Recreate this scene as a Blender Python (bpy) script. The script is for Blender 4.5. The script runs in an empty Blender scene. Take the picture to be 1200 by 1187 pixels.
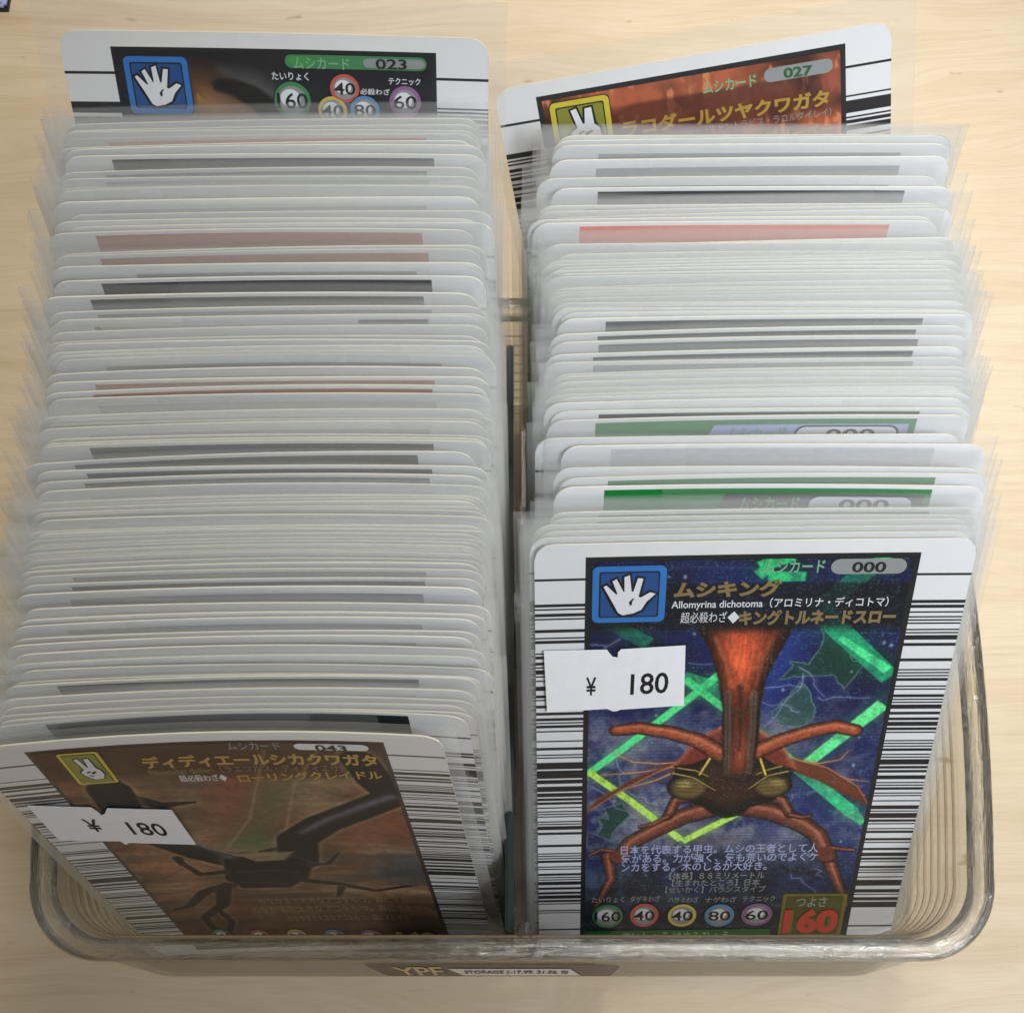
import bpy, math, random
import numpy as np
from mathutils import Matrix, Vector
# ---------------------------------------------------------------- scene, camera, light (1 unit = 1 cm)
SC = bpy.context.scene
COL = SC.collection
SC.unit_settings.scale_length = 0.01
R = math.radians
cam_d = bpy.data.cameras.new('camera'); cam = bpy.data.objects.new('camera', cam_d); COL.objects.link(cam)
cam.location = (0, 0, 24.8); cam.rotation_euler = (R(20), 0, 0)
cam_d.sensor_width = 36; cam_d.lens = 36 * 1512 / 1200; cam_d.clip_start = 0.5; cam_d.clip_end = 500
cam_d.dof.use_dof = True; cam_d.dof.focus_distance = 17.6; cam_d.dof.aperture_fstop = 7.0
SC.camera = cam
W = bpy.data.worlds.new('World'); SC.world = W; W.use_nodes = True
W.node_tree.nodes['Background'].inputs[0].default_value = (1.0, 0.93, 0.79, 1)
W.node_tree.nodes['Background'].inputs[1].default_value = 0.22
SC.view_settings.view_transform = 'Standard'; SC.view_settings.look = 'None'
SC.view_settings.exposure = 0; SC.view_settings.gamma = 1
SC.render.engine = 'CYCLES'
SC.cycles.max_bounces = 14; SC.cycles.transparent_max_bounces = 72
SC.cycles.diffuse_bounces = 5; SC.cycles.glossy_bounces = 4; SC.cycles.transmission_bounces = 10
SC.cycles.use_denoising = True; SC.cycles.use_adaptive_sampling = True; SC.cycles.adaptive_threshold = 0.02

def area(name, loc, target, size, power, color, sy=None, spread=180):
    d = bpy.data.lights.new(name, 'AREA'); d.energy = power; d.color = color
    d.shape = 'RECTANGLE'; d.size = size; d.size_y = sy or size; d.spread = R(spread)
    o = bpy.data.objects.new(name, d); COL.objects.link(o); o.location = loc
    o.rotation_euler = (Vector(target) - Vector(loc)).to_track_quat('-Z', 'Y').to_euler()
    return o
area('shop_ceiling_lamp', (10, 29, 42), (-1.5, 15, 4), 14, 3550, (1.0, 0.96, 0.895), 24, 84)
area('front_fill_light', (20, -11, 42), (10.5, 12.5, 4), 12, 3000, (0.89, 0.94, 1.0), 16, 62)  # added fill from the front right, brightens card faces and gaps

# ---------------------------------------------------------------- helpers
def lin(c):
    c = np.asarray(c, float) / 255.0
    return np.where(c <= 0.04045, c / 12.92, ((c + 0.055) / 1.055) ** 2.4)
def L3(r, g, b): return tuple(float(v) for v in lin((r, g, b))) + (1.0,)

class NT:
    def __init__(s, name):
        s.m = bpy.data.materials.new(name); s.m.use_nodes = True; s.t = s.m.node_tree; s.t.nodes.clear()
        s.out = s.n('ShaderNodeOutputMaterial')
    def n(s, ty, **k):
        x = s.t.nodes.new(ty)
        for a, b in k.items(): setattr(x, a, b)
        return x
    def l(s, a, b): s.t.links.new(a, b)
    def val(s, sock, v):
        if hasattr(v, 'is_output'): s.l(v, sock)
        else: sock.default_value = v
    def math(s, op, a, b=None, c=None):
        x = s.n('ShaderNodeMath', operation=op); s.val(x.inputs[0], a)
        if b is not None: s.val(x.inputs[1], b)
        if c is not None: s.val(x.inputs[2], c)
        return x.outputs[0]
    def mix(s, f, a, b):
        x = s.n('ShaderNodeMix', data_type='RGBA'); s.val(x.inputs[0], f); s.val(x.inputs[6], a); s.val(x.inputs[7], b)
        return x.outputs[2]
    def ramp(s, f, stops):
        x = s.n('ShaderNodeValToRGB'); s.l(f, x.inputs[0]); e = x.color_ramp.elements
        while len(e) > 1: e.remove(e[-1])
        e[0].position, e[0].color = stops[0]
        for p, c in stops[1:]:
            q = e.new(p); q.color = c
        return x.outputs[0]
    def noise(s, vec, scale, detail=3, rough=.5, dist=0):
        x = s.n('ShaderNodeTexNoise'); s.l(vec, x.inputs['Vector']); x.inputs['Scale'].default_value = scale
        x.inputs['Detail'].default_value = detail; x.inputs['Roughness'].default_value = rough; x.inputs['Distortion'].default_value = dist
        return x.outputs['Fac']
    def mapping(s, vec, scale=(1, 1, 1), loc=(0, 0, 0), rot=(0, 0, 0)):
        x = s.n('ShaderNodeMapping'); s.l(vec, x.inputs[0]); x.inputs['Scale'].default_value = scale
        x.inputs['Location'].default_value = loc; x.inputs['Rotation'].default_value = rot
        return x.outputs[0]
    def pbr(s, col, rough=.5, spec=.5, metal=0, coat=0, bump=None, bs=.1, coat_rough=.1):
        b = s.n('ShaderNodeBsdfPrincipled'); s.val(b.inputs['Base Color'], col); s.val(b.inputs['Roughness'], rough)
        b.inputs['Specular IOR Level'].default_value = spec; b.inputs['Metallic'].default_value = metal
        b.inputs['Coat Weight'].default_value = coat; b.inputs['Coat Roughness'].default_value = coat_rough
        if bump is not None:
            q = s.n('ShaderNodeBump'); s.l(bump, q.inputs['Height']); q.inputs['Strength'].default_value = bs; q.inputs['Distance'].default_value = .05
            s.l(q.outputs[0], b.inputs['Normal'])
        s.l(b.outputs[0], s.out.inputs[0]); return b

def flat(name, rgb, rough=.45, coat=.0, metal=0, mottle=.05):
    t = NT(name); co = t.n('ShaderNodeTexCoord').outputs['Object']
    n = t.noise(co, 9, 4)
    c = L3(*rgb); d = tuple(v * (1 - mottle * 2) for v in c[:3]) + (1,)
    t.pbr(t.mix(n, d, c), rough, .5, metal, coat); return t.m

M = {}
# table: pale laminated pine with faint grain, knots
t = NT('pine_table'); co = t.n('ShaderNodeTexCoord').outputs['Object']
warp = t.noise(t.mapping(co, (.05, .16, .1)), 1, 3)
wv = t.n('ShaderNodeVectorMath', operation='MULTIPLY_ADD'); cmb = t.n('ShaderNodeCombineXYZ'); t.l(warp, cmb.inputs[1])
t.l(cmb.outputs[0], wv.inputs[0]); wv.inputs[1].default_value = (0, 5, 0); t.l(co, wv.inputs[2])
g1 = t.noise(t.mapping(wv.outputs[0], (.05, .75, .3)), 1, 5, .6)
g2 = t.noise(t.mapping(wv.outputs[0], (.35, 9, 1)), 1, 6, .68)
g3 = t.noise(t.mapping(co, (.12, .2, 1)), 1, 2)
g = t.math('ADD', t.math('MULTIPLY', g1, .75), t.math('MULTIPLY', g2, .25))
c1 = t.ramp(g, [(.32, L3(186, 162, 130)), (.42, L3(204, 184, 154)), (.50, L3(215, 198, 170)), (.56, L3(205, 185, 154)), (.60, L3(213, 195, 166)), (.68, L3(200, 178, 147)), (.76, L3(186, 162, 130))])
c2 = t.mix(t.math('MULTIPLY', g3, .35), c1, L3(212, 192, 165))
spk = t.ramp(t.noise(t.mapping(co, (.7, 1.6, 1), (3.1, 1.7, 0)), 1.3, 2, .5), [(.0, (1, 1, 1, 1)), (.70, (1, 1, 1, 1)), (.76, (.62, .5, .38, 1))])
mm_ = t.n('ShaderNodeMix', data_type='RGBA', blend_type='MULTIPLY'); mm_.inputs[0].default_value = 1; t.l(c2, mm_.inputs[6]); t.l(spk, mm_.inputs[7])
# fine pores and a few scratches
po = t.ramp(t.noise(t.mapping(co, (1.4, 34, 1)), 1, 2, .6), [(.0, (.86, .82, .76, 1)), (.36, (.93, .90, .86, 1)), (.44, (1, 1, 1, 1)), (1, (1, 1, 1, 1))])
m2_ = t.n('ShaderNodeMix', data_type='RGBA', blend_type='MULTIPLY'); m2_.inputs[0].default_value = .6; t.l(mm_.outputs[2], m2_.inputs[6]); t.l(po, m2_.inputs[7])
sm = t.ramp(t.noise(t.mapping(co, (.25, .25, 1), (7, 2, 0)), 1, 3, .6), [(.0, (.90, .87, .84, 1)), (.5, (1, 1, 1, 1)), (1, (1, 1, 1, 1))])
m3_ = t.n('ShaderNodeMix', data_type='RGBA', blend_type='MULTIPLY'); m3_.inputs[0].default_value = 1; t.l(m2_.outputs[2], m3_.inputs[6]); t.l(sm, m3_.inputs[7])
t.pbr(m3_.outputs[2], .42, .4, bump=g2, bs=.12); M['table'] = t.m
# card stock
t = NT('white_card_stock'); uv = t.n('ShaderNodeTexCoord').outputs['Object']
n = t.noise(uv, 3, 3)
t.pbr(t.mix(n, L3(218, 218, 219), L3(228, 228, 229)), .32, .5, coat=.25); M['stock'] = t.m
t = NT('cream_card_edge'); co = t.n('ShaderNodeTexCoord').outputs['Object']
t.pbr(t.mix(t.noise(co, 5, 2), L3(206, 200, 178), L3(232, 228, 210)), .7, .3); M['edge'] = t.m
t = NT('barcode_print'); uvn = t.n('ShaderNodeUVMap'); sp = t.n('ShaderNodeSeparateXYZ'); t.l(uvn.outputs[0], sp.inputs[0])
tt = t.math('MULTIPLY', sp.outputs[1], 100.0)      # mm down the card
ss = t.math('MULTIPLY', sp.outputs[0], 100.0)
oi = t.n('ShaderNodeObjectInfo').outputs['Random']
ph = t.math('ADD', t.math('MULTIPLY', oi, 900), t.math('MULTIPLY', t.math('GREATER_THAN', ss, 30.0), 133.0))
mod = t.math('FLOOR', t.math('DIVIDE', tt, .29))
wn = t.n('ShaderNodeTexWhiteNoise', noise_dimensions='1D'); t.l(t.math('ADD', mod, ph), wn.inputs['W'])
bit = t.math('GREATER_THAN', wn.outputs['Value'], .47)
rng = t.math('MULTIPLY', t.math('GREATER_THAN', tt, 10.2), t.math('LESS_THAN', tt, 76.8))
l1 = t.math('LESS_THAN', t.math('ABSOLUTE', t.math('SUBTRACT', tt, 5.95)), .2)
l2 = t.math('LESS_THAN', t.math('ABSOLUTE', t.math('SUBTRACT', tt, 81.1)), .2)
dark = t.math('MAXIMUM', t.math('MULTIPLY', bit, rng), t.math('MAXIMUM', l1, l2))
t.pbr(t.mix(dark, L3(221, 222, 225), L3(26, 27, 32)), .32, .5, coat=.25); M['barcode'] = t.m
for k, c in {'k': (26, 29, 33), 'b': (176, 84, 40), 'o': (170, 110, 70), 'g': (8, 118, 50), 'p': (232, 140, 122), 'n': (168, 168, 170), 's': (206, 207, 212), 'G': (8, 128, 54),
             'black': (24, 25, 30), 'brownframe': (66, 52, 46), 'orangedark': (88, 44, 32)}.items():
    M['f_' + k] = flat('printed_ink_' + k, c, .45, .05, mottle=.1)
t = NT('printed_picture'); a = t.n('ShaderNodeVertexColor', layer_name='Col')
co = t.n('ShaderNodeTexCoord').outputs['Object']
t.pbr(a.outputs[0], .5, .3, bump=t.noise(co, 14, 2), bs=.05); M['picture'] = t.m
t = NT('foil_print'); a = t.n('ShaderNodeVertexColor', layer_name='Col')
co = t.n('ShaderNodeTexCoord').outputs['Object']
t.pbr(a.outputs[0], .36, .35, metal=.1, coat=.1, coat_rough=.2, bump=t.noise(co, 20, 2), bs=.05); M['foil'] = t.m

# sleeve: thin cloudy polypropylene film
def film(name, a0, tint, rough=.3, wavy=False):
    t = NT(name); co = t.n('ShaderNodeTexCoord').outputs['Object']
    lw = t.n('ShaderNodeLayerWeight'); lw.inputs[0].default_value = .5
    tr = t.n('ShaderNodeBsdfTransparent'); tr.inputs[0].default_value = (.99, .992, .99, 1)
    di = t.n('ShaderNodeBsdfDiffuse'); di.inputs[0].default_value = tint
    tl = t.n('ShaderNodeBsdfTranslucent'); tl.inputs[0].default_value = tint
    dm = t.n('ShaderNodeMixShader'); dm.inputs[0].default_value = .5; t.l(di.outputs[0], dm.inputs[1]); t.l(tl.outputs[0], dm.inputs[2])
    gl = t.n('ShaderNodeBsdfGlossy'); gl.inputs['Roughness'].default_value = rough; gl.inputs[0].default_value = (.95, .96, .98, 1)
    fc = t.math('POWER', lw.outputs['Facing'], 3.0)
    op = t.math('MULTIPLY_ADD', fc, a0 * 3.2, a0)
    if wavy:
        bmp = t.n('ShaderNodeBump'); bmp.inputs['Strength'].default_value = .15; bmp.inputs['Distance'].default_value = .02
        t.l(t.noise(co, 2.2, 2), bmp.inputs['Height']); t.l(bmp.outputs[0], gl.inputs['Normal'])
    m1 = t.n('ShaderNodeMixShader'); t.l(op, m1.inputs[0]); t.l(tr.outputs[0], m1.inputs[1]); t.l(dm.outputs[0], m1.inputs[2])
    m2 = t.n('ShaderNodeMixShader'); t.l(t.math('MULTIPLY_ADD', fc, .16, .018), m2.inputs[0]); t.l(m1.outputs[0], m2.inputs[1]); t.l(gl.outputs[0], m2.inputs[2])
    t.l(m2.outputs[0], t.out.inputs[0]); return t.m
M['film'] = film('cloudy_sleeve_film', .10, (.93, .935, .93, 1))
M['filmclear'] = film('clear_sleeve_film', .010, (.88, .89, .89, 1), .22, wavy=True)
t = NT('sleeve_welded_edge'); tr = t.n('ShaderNodeBsdfTransparent'); di = t.n('ShaderNodeBsdfDiffuse'); di.inputs[0].default_value = (.85, .86, .86, 1)
mx = t.n('ShaderNodeMixShader'); mx.inputs[0].default_value = .2; t.l(tr.outputs[0], mx.inputs[1]); t.l(di.outputs[0], mx.inputs[2])
gl = t.n('ShaderNodeBsdfGlossy'); gl.inputs['Roughness'].default_value = .35
mx2 = t.n('ShaderNodeMixShader'); mx2.inputs[0].default_value = .10; t.l(mx.outputs[0], mx2.inputs[1]); t.l(gl.outputs[0], mx2.inputs[2]); t.l(mx2.outputs[0], t.out.inputs[0])
M['weld'] = t.m

# clear moulded plastic of the tray
def clear(name, dens, tint, gloss=.9, rough=.06, glass=.0, bscale=3, bstr=.2):
    t = NT(name); co = t.n('ShaderNodeTexCoord').outputs['Object']
    lw = t.n('ShaderNodeLayerWeight'); lw.inputs[0].default_value = .5
    dk = t.math('MULTIPLY', t.math('POWER', lw.outputs['Facing'], 2.2), dens)
    tr = t.n('ShaderNodeBsdfTransparent'); t.l(t.mix(dk, (.985, .985, .975, 1), tint), tr.inputs[0])
    bmp = t.n('ShaderNodeBump'); bmp.inputs['Strength'].default_value = bstr; bmp.inputs['Distance'].default_value = .06
    t.l(t.noise(t.mapping(co, (.5, .5, 3)), bscale, 4), bmp.inputs['Height'])
    gl = t.n('ShaderNodeBsdfGlossy'); gl.inputs['Roughness'].default_value = rough; t.l(bmp.outputs[0], gl.inputs['Normal'])
    base = tr.outputs[0]
    if glass:
        gs = t.n('ShaderNodeBsdfRefraction'); gs.inputs['IOR'].default_value = 1.3; gs.inputs['Roughness'].default_value = .04; t.l(bmp.outputs[0], gs.inputs['Normal'])
        m0 = t.n('ShaderNodeMixShader'); m0.inputs[0].default_value = glass; t.l(tr.outputs[0], m0.inputs[1]); t.l(gs.outputs[0], m0.inputs[2]); base = m0.outputs[0]
    fr = t.n('ShaderNodeFresnel'); fr.inputs[0].default_value = 1.49; t.l(bmp.outputs[0], fr.inputs['Normal'])
    m2 = t.n('ShaderNodeMixShader'); t.l(t.math('MULTIPLY', fr.outputs[0], gloss), m2.inputs[0]); t.l(base, m2.inputs[1]); t.l(gl.outputs[0], m2.inputs[2])
    t.l(m2.outputs[0], t.out.inputs[0]); return t.m
M['wall'] = clear('clear_tray_wall', .18, (.90, .90, .87, 1), .4)
M['rib'] = clear('refraction_tint_rib', 2.0, (.40, .34, .25, 1), 1.0)  # brown tint stands in for the dark lines of refraction along the ribs
M['rim'] = clear('clear_tray_rim', .5, (.72, .73, .72, 1), 2.4, .10, .15, 7, .8)
t = NT('dark_green_divider_plastic'); co = t.n('ShaderNodeTexCoord').outputs['Object']
t.pbr(t.mix(t.noise(co, 4, 3), L3(5, 26, 24), L3(9, 38, 36)), .4, .3); M['divider'] = t.m
t = NT('price_sticker_paper'); co = t.n('ShaderNodeTexCoord').outputs['Object']
t.pbr(t.mix(t.noise(co, 6, 4), L3(226, 226, 232), L3(238, 238, 243)), .75, .2); M['sticker'] = t.m
M['ink'] = flat('black_print', (28, 28, 32), .5)
M['white'] = flat('white_print', (222, 224, 230), .4, .3)
M['gold'] = flat('gold_print', (158, 136, 92), .3, .4, .25, .18)
M['goldbright'] = flat('bright_gold_print', (196, 160, 70), .3, .4, .2, .15)
M['paleblue'] = flat('pale_blue_print', (168, 176, 214), .4, .3)
M['grey'] = flat('grey_print', (142, 146, 146), .4, .3)
M['greenbar'] = flat('green_band_print', (28, 92, 48), .4, .3)
M['greentext'] = flat('pale_green_text_print', (120, 176, 132), .4, .3)
M['red'] = flat('red_print', (206, 58, 52), .4, .3)
M['olive'] = flat('olive_gold_print', (128, 122, 46), .35, .3, .15, .2)
M['olivedark'] = flat('dark_olive_print', (84, 84, 30), .35, .3, .1, .2)
M['blue'] = flat('blue_badge_print', (44, 118, 196), .35, .3)
M['bluedark'] = flat('deep_blue_badge_print', (26, 76, 138), .35, .3)
M['yellow'] = flat('yellow_badge_print', (206, 190, 58), .35, .3)
M['ygreen'] = flat('yellow_green_badge_print', (134, 138, 48), .35, .3)
M['r_g'] = flat('green_ring_print', (62, 132, 84), .35, .3); M['r_r'] = flat('red_ring_print', (198, 84, 72), .35, .3)
M['r_y'] = flat('yellow_ring_print', (206, 184, 84), .35, .3); M['r_b'] = flat('blue_ring_print', (82, 140, 184), .35, .3)
M['r_p'] = flat('purple_ring_print', (146, 92, 150), .35, .3)
M['lightgreen'] = flat('bright_green_pill_print', (72, 156, 84), .3, .4, .2)

def obj(name, verts, faces, mats, parent=None, mi=None, uv=None, smooth=False):
    me = bpy.data.meshes.new(name); me.from_pydata([tuple(v) for v in verts], [], faces)
    for m in (mats if isinstance(mats, (list, tuple)) else [mats]): me.materials.append(m)
    if mi is not None: me.polygons.foreach_set('material_index', mi)
    if uv is not None:
        ul = me.uv_layers.new(name='UVMap'); vi = np.zeros(len(me.loops), int); me.loops.foreach_get('vertex_index', vi)
        ul.data.foreach_set('uv', np.asarray(uv, float)[vi].ravel())
    if smooth: me.polygons.foreach_set('use_smooth', [True] * len(me.polygons))
    me.update()
    o = bpy.data.objects.new(name, me); COL.objects.link(o)
    if parent is not None: o.parent = parent
    return o
def link(name, me, parent):
    o = bpy.data.objects.new(name, me); COL.objects.link(o); o.parent = parent; return o
def tag(o, label=None, cat=None, group=None, kind=None):
    if label: o['label'] = label
    if cat: o['category'] = cat
    if group: o['group'] = group
    if kind: o['kind'] = kind
    return o
def empty(name, loc=(0, 0, 0), rot=(0, 0, 0)):
    o = bpy.data.objects.new(name, None); o.empty_display_size = .5; COL.objects.link(o)
    o.location = loc; o.rotation_euler = rot; o.rotation_mode = 'XYZ'; return o

CW, CH = 60.0, 87.0
def P(s, t, w=0.0, bow=0.0, dx=0.0):
    """card millimetres (s from left, t from top, w towards the viewer) to the card's own axes in cm"""
    b = bow * (1 - (2 * s / CW - 1) ** 2) * (.35 + .65 * max(0, 1 - t / CH))
    return ((s - 30) * .1 + dx, b - w * .1, (CH - t) * .1)

def rounded(w, h, r, n=5, x0=0, y0=0):
    pts = []
    for cx_, cy_, a0 in ((w - r, r, -90), (w - r, h - r, 0), (r, h - r, 90), (r, r, 180)):
        for i in range(n + 1):
            a = R(a0 + 90 * i / n); pts.append((x0 + cx_ + r * math.cos(a), y0 + cy_ + r * math.sin(a)))
    return pts

def card_mesh(name, bow, ink, fl=7.0, fr=52.6, ft=2.2, fb=84.8, thick=.22, r=2.6):
    """card of white stock: columns x rows grid with rounded corners, barcode borders, inked frame area"""
    ss = sorted(set([0, .35, .9, 1.6, r, fl, 12, 19, 26, 30, 34, 41, 47, fr, CW - r, CW - 1.6, CW - .9, CW - .35, CW]))
    ts = [0, ft, 12, 30, 50, 70, fb, CH]
    if ft > r: pass
    verts = []; uv = []; n = len(ss); 
    def edge_t(s):   # rounded corner: how far the top edge drops at this column
        d = min(s, CW - s)
        return r - math.sqrt(max(0, r * r - (r - d) ** 2)) if d < r else 0
    for w in (thick / 2, -thick / 2):
        for t_ in ts:
            for s in ss:
                e = edge_t(s); tv = min(max(t_, e), CH - e)
                verts.append(P(s, tv, w, bow)); uv.append((s * .01, tv * .01))
    faces = []; mi = []; m = len(ts)
    for j in range(m - 1):
        for i in range(n - 1):
            a = j * n + i
            faces.append((a, a + n, a + n + 1, a + 1))
            sc = (ss[i] + ss[i + 1]) / 2
            inside = fl < sc < fr
            mi.append(2 if inside and 1 <= j <= m - 3 else (0 if inside or j == 0 and ft < .1 else 1))
            b = a + n * m
            faces.append((b, b + 1, b + n + 1, b + n)); mi.append(0)
    loop = [i for i in range(n)] + [j * n + n - 1 for j in range(1, m)] + [(m - 1) * n + i for i in range(n - 2, -1, -1)] + [j * n for j in range(m - 2, 0, -1)]
    for k in range(len(loop)):
        a, b = loop[k], loop[(k + 1) % len(loop)]
        faces.append((a, b, b + n * m, a + n * m)); mi.append(3)
    me = bpy.data.meshes.new(name); me.from_pydata(verts, [], faces)
    for q in (M['stock'], M['barcode'], ink, M['edge']): me.materials.append(q)
    me.polygons.foreach_set('material_index', mi)
    ul = me.uv_layers.new(name='UVMap'); vi = np.zeros(len(me.loops), int); me.loops.foreach_get('vertex_index', vi)
    ul.data.foreach_set('uv', np.asarray(uv)[vi].ravel()); me.update(); return me

def sleeve_mesh(name, bow, l=-2.2, rgt=62.2, top=-3.0, bot=88.2, th=.7, flare=0.0, mat='film'):
    """open-topped pocket: front film, back film, thin welded sides and bottom"""
    ss = [l, 0, 10, 20, 30, 40, 50, 60, rgt]; ts = [top, 0 if mat == 'filmclear' else 10, 30, 60, bot]
    verts = []; faces = []; mi = []; n = len(ss); m = len(ts)
    for k, w in enumerate((th / 2, -th / 2)):
        for t_ in ts:
            for s in ss:
                sc = min(max(s, 0), CW)
                x, y, z = P(s, t_, 0, 0)
                b = bow * (1 - (2 * sc / CW - 1) ** 2) * (.35 + .65 * max(0, 1 - t_ / CH))
                side = 0.12 if s in (l, rgt) or t_ == bot else 1.0
                fl = flare * max(0, 1 - t_ / 40) * (1 if s < 15 else (-.4 if s > 45 else 0))
                mouth = 1.25 if t_ == top else 1
                verts.append((x, b - w * .1 * side * mouth + fl, z))
    for j in range(m - 1):
        for i in range(n - 1):
            a = j * n + i; b = a + n * m
            faces.append((a, a + n, a + n + 1, a + 1)); mi.append(0)
            faces.append((b, b + 1, b + n + 1, b + n)); mi.append(0)
    for j in range(m - 1):
        for i in (0, n - 1):
            a = j * n + i; faces.append((a, a + n, a + n + n * m, a + n * m)); mi.append(1)
    for i in range(n - 1):
        a = (m - 1) * n + i; faces.append((a, a + 1, a + 1 + n * m, a + n * m)); mi.append(1)
    me = bpy.data.meshes.new(name); me.from_pydata(verts, [], faces)
    me.materials.append(M[mat]); me.materials.append(M['weld'])
    if mat == 'filmclear':
        me.materials.append(M['film']); q = 0
        for j in range(m - 1):
            for i in range(n - 1):
                if i in (0, n - 2) or j == 0: mi[q] = mi[q + 1] = 2
                q += 2; me.polygons.foreach_set('material_index', mi)
    me.polygons.foreach_set('use_smooth', [k == 0 for k in mi]); me.update(); return me

# flat printed shapes on a card -----------------------------------------------------------
from mathutils.geometry import delaunay_2d_cdt
def tess(pts):
    """fill an outline with small faces so that it follows the bend of its card"""
    xs = [p[0] for p in pts]; ys = [p[1] for p in pts]
    if max(xs) - min(xs) < 3.5: return list(pts), [tuple(range(len(pts)))]
    n = len(pts); P2 = []; E = []
    for k in range(n):
        a, b = pts[k], pts[(k + 1) % n]; m = max(1, int(abs(b[0] - a[0]) / 2.0))
        for q in range(m): P2.append(Vector((a[0] + (b[0] - a[0]) * q / m, a[1] + (b[1] - a[1]) * q / m)))
    m = len(P2); E = [(k, (k + 1) % m) for k in range(m)]
    x = min(xs) + 2.0
    while x < max(xs) - .5:
        y = min(ys) + .7
        while y < max(ys) - .3: P2.append(Vector((x, y))); y += 2.5
        x += 2.0
    vo, eo, fo, *_ = delaunay_2d_cdt(P2, E, [tuple(range(m))], 1, 1e-5)
    return [(v.x, v.y) for v in vo], [tuple(f) for f in fo]
def poly(name, pts, mat, parent, layer, bow, sub=0):
    return multi(name, [(pts, mat, layer)], parent, bow)
def ring_pts(cs, ct, rx, ry, n=28): return [(cs + rx * math.cos(2 * math.pi * i / n), ct + ry * math.sin(2 * math.pi * i / n)) for i in range(n)]
def rr(s0, t0, s1, t1, r): return rounded(s1 - s0, t1 - t0, r, 4, s0, t0)
def multi(name, shapes, parent, bow):
    """several flat printed shapes (points, material, layer) as one mesh"""
    verts = []; faces = []; mats = []; mi = []
    for pts, mat, layer in shapes:
        if mat not in mats: mats.append(mat)
        b = len(verts); ps, fs = tess(pts); verts += [P(s, t_, .16 + .035 * layer, bow) for s, t_ in ps]
        faces += [tuple(i + b for i in f) for f in fs]; mi += [mats.index(mat)] * len(fs)
    return obj(name, verts, faces, mats, parent, mi)
def text_geo(body, box, bold=0.0, shear=0.0):
    cu = bpy.data.curves.new('lettering', 'FONT'); cu.body = body; cu.resolution_u = 3; cu.offset = bold; cu.shear = shear
    to = bpy.data.objects.new('lettering', cu); COL.objects.link(to)
    dg = bpy.context.evaluated_depsgraph_get(); me = bpy.data.meshes.new_from_object(to.evaluated_get(dg))
    co = np.zeros(len(me.vertices) * 3); me.vertices.foreach_get('co', co); co = co.reshape(-1, 3)
    fs = [tuple(p.vertices) for p in me.polygons]
    bpy.data.objects.remove(to); bpy.data.curves.remove(cu); bpy.data.meshes.remove(me)
    if not len(co): return [], []
    x0, y0 = co[:, 0].min(), co[:, 1].min(); x1, y1 = co[:, 0].max(), co[:, 1].max()
    (s0, t0, s1, t1) = box
    s = s0 + (co[:, 0] - x0) / max(x1 - x0, 1e-6) * (s1 - s0); t_ = t1 - (co[:, 1] - y0) / max(y1 - y0, 1e-6) * (t1 - t0)
    return list(zip(s, t_)), fs
def text(name, body, box, mat, parent, layer, bow, bold=.0, tilt=0.0, outline=None, shear=0, slope=0.0):
    """lettering fitted to a box in card mm; slope = rise of the right end in mm"""
    out = []
    for q, (m_, b_, ly) in enumerate(([(outline, bold + .035, layer)] if outline else []) + [(mat, bold, layer + (1 if outline else 0))]):
        pts, fs = text_geo(body, box, b_, shear)
        if not pts: continue
        vs = [P(s, t_ - slope * (s - box[0]) / (box[2] - box[0]), .16 + .035 * ly, bow) for s, t_ in pts]
        out.append((vs, fs, m_))
    verts = []; faces = []; mi = []; mats = []
    for vs, fs, m_ in out:
        b = len(verts); verts += vs; faces += [tuple(i + b for i in f) for f in fs]; mats.append(m_); mi += [len(mats) - 1] * len(fs)
    return obj(name, verts, faces, mats, parent, mi)

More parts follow.
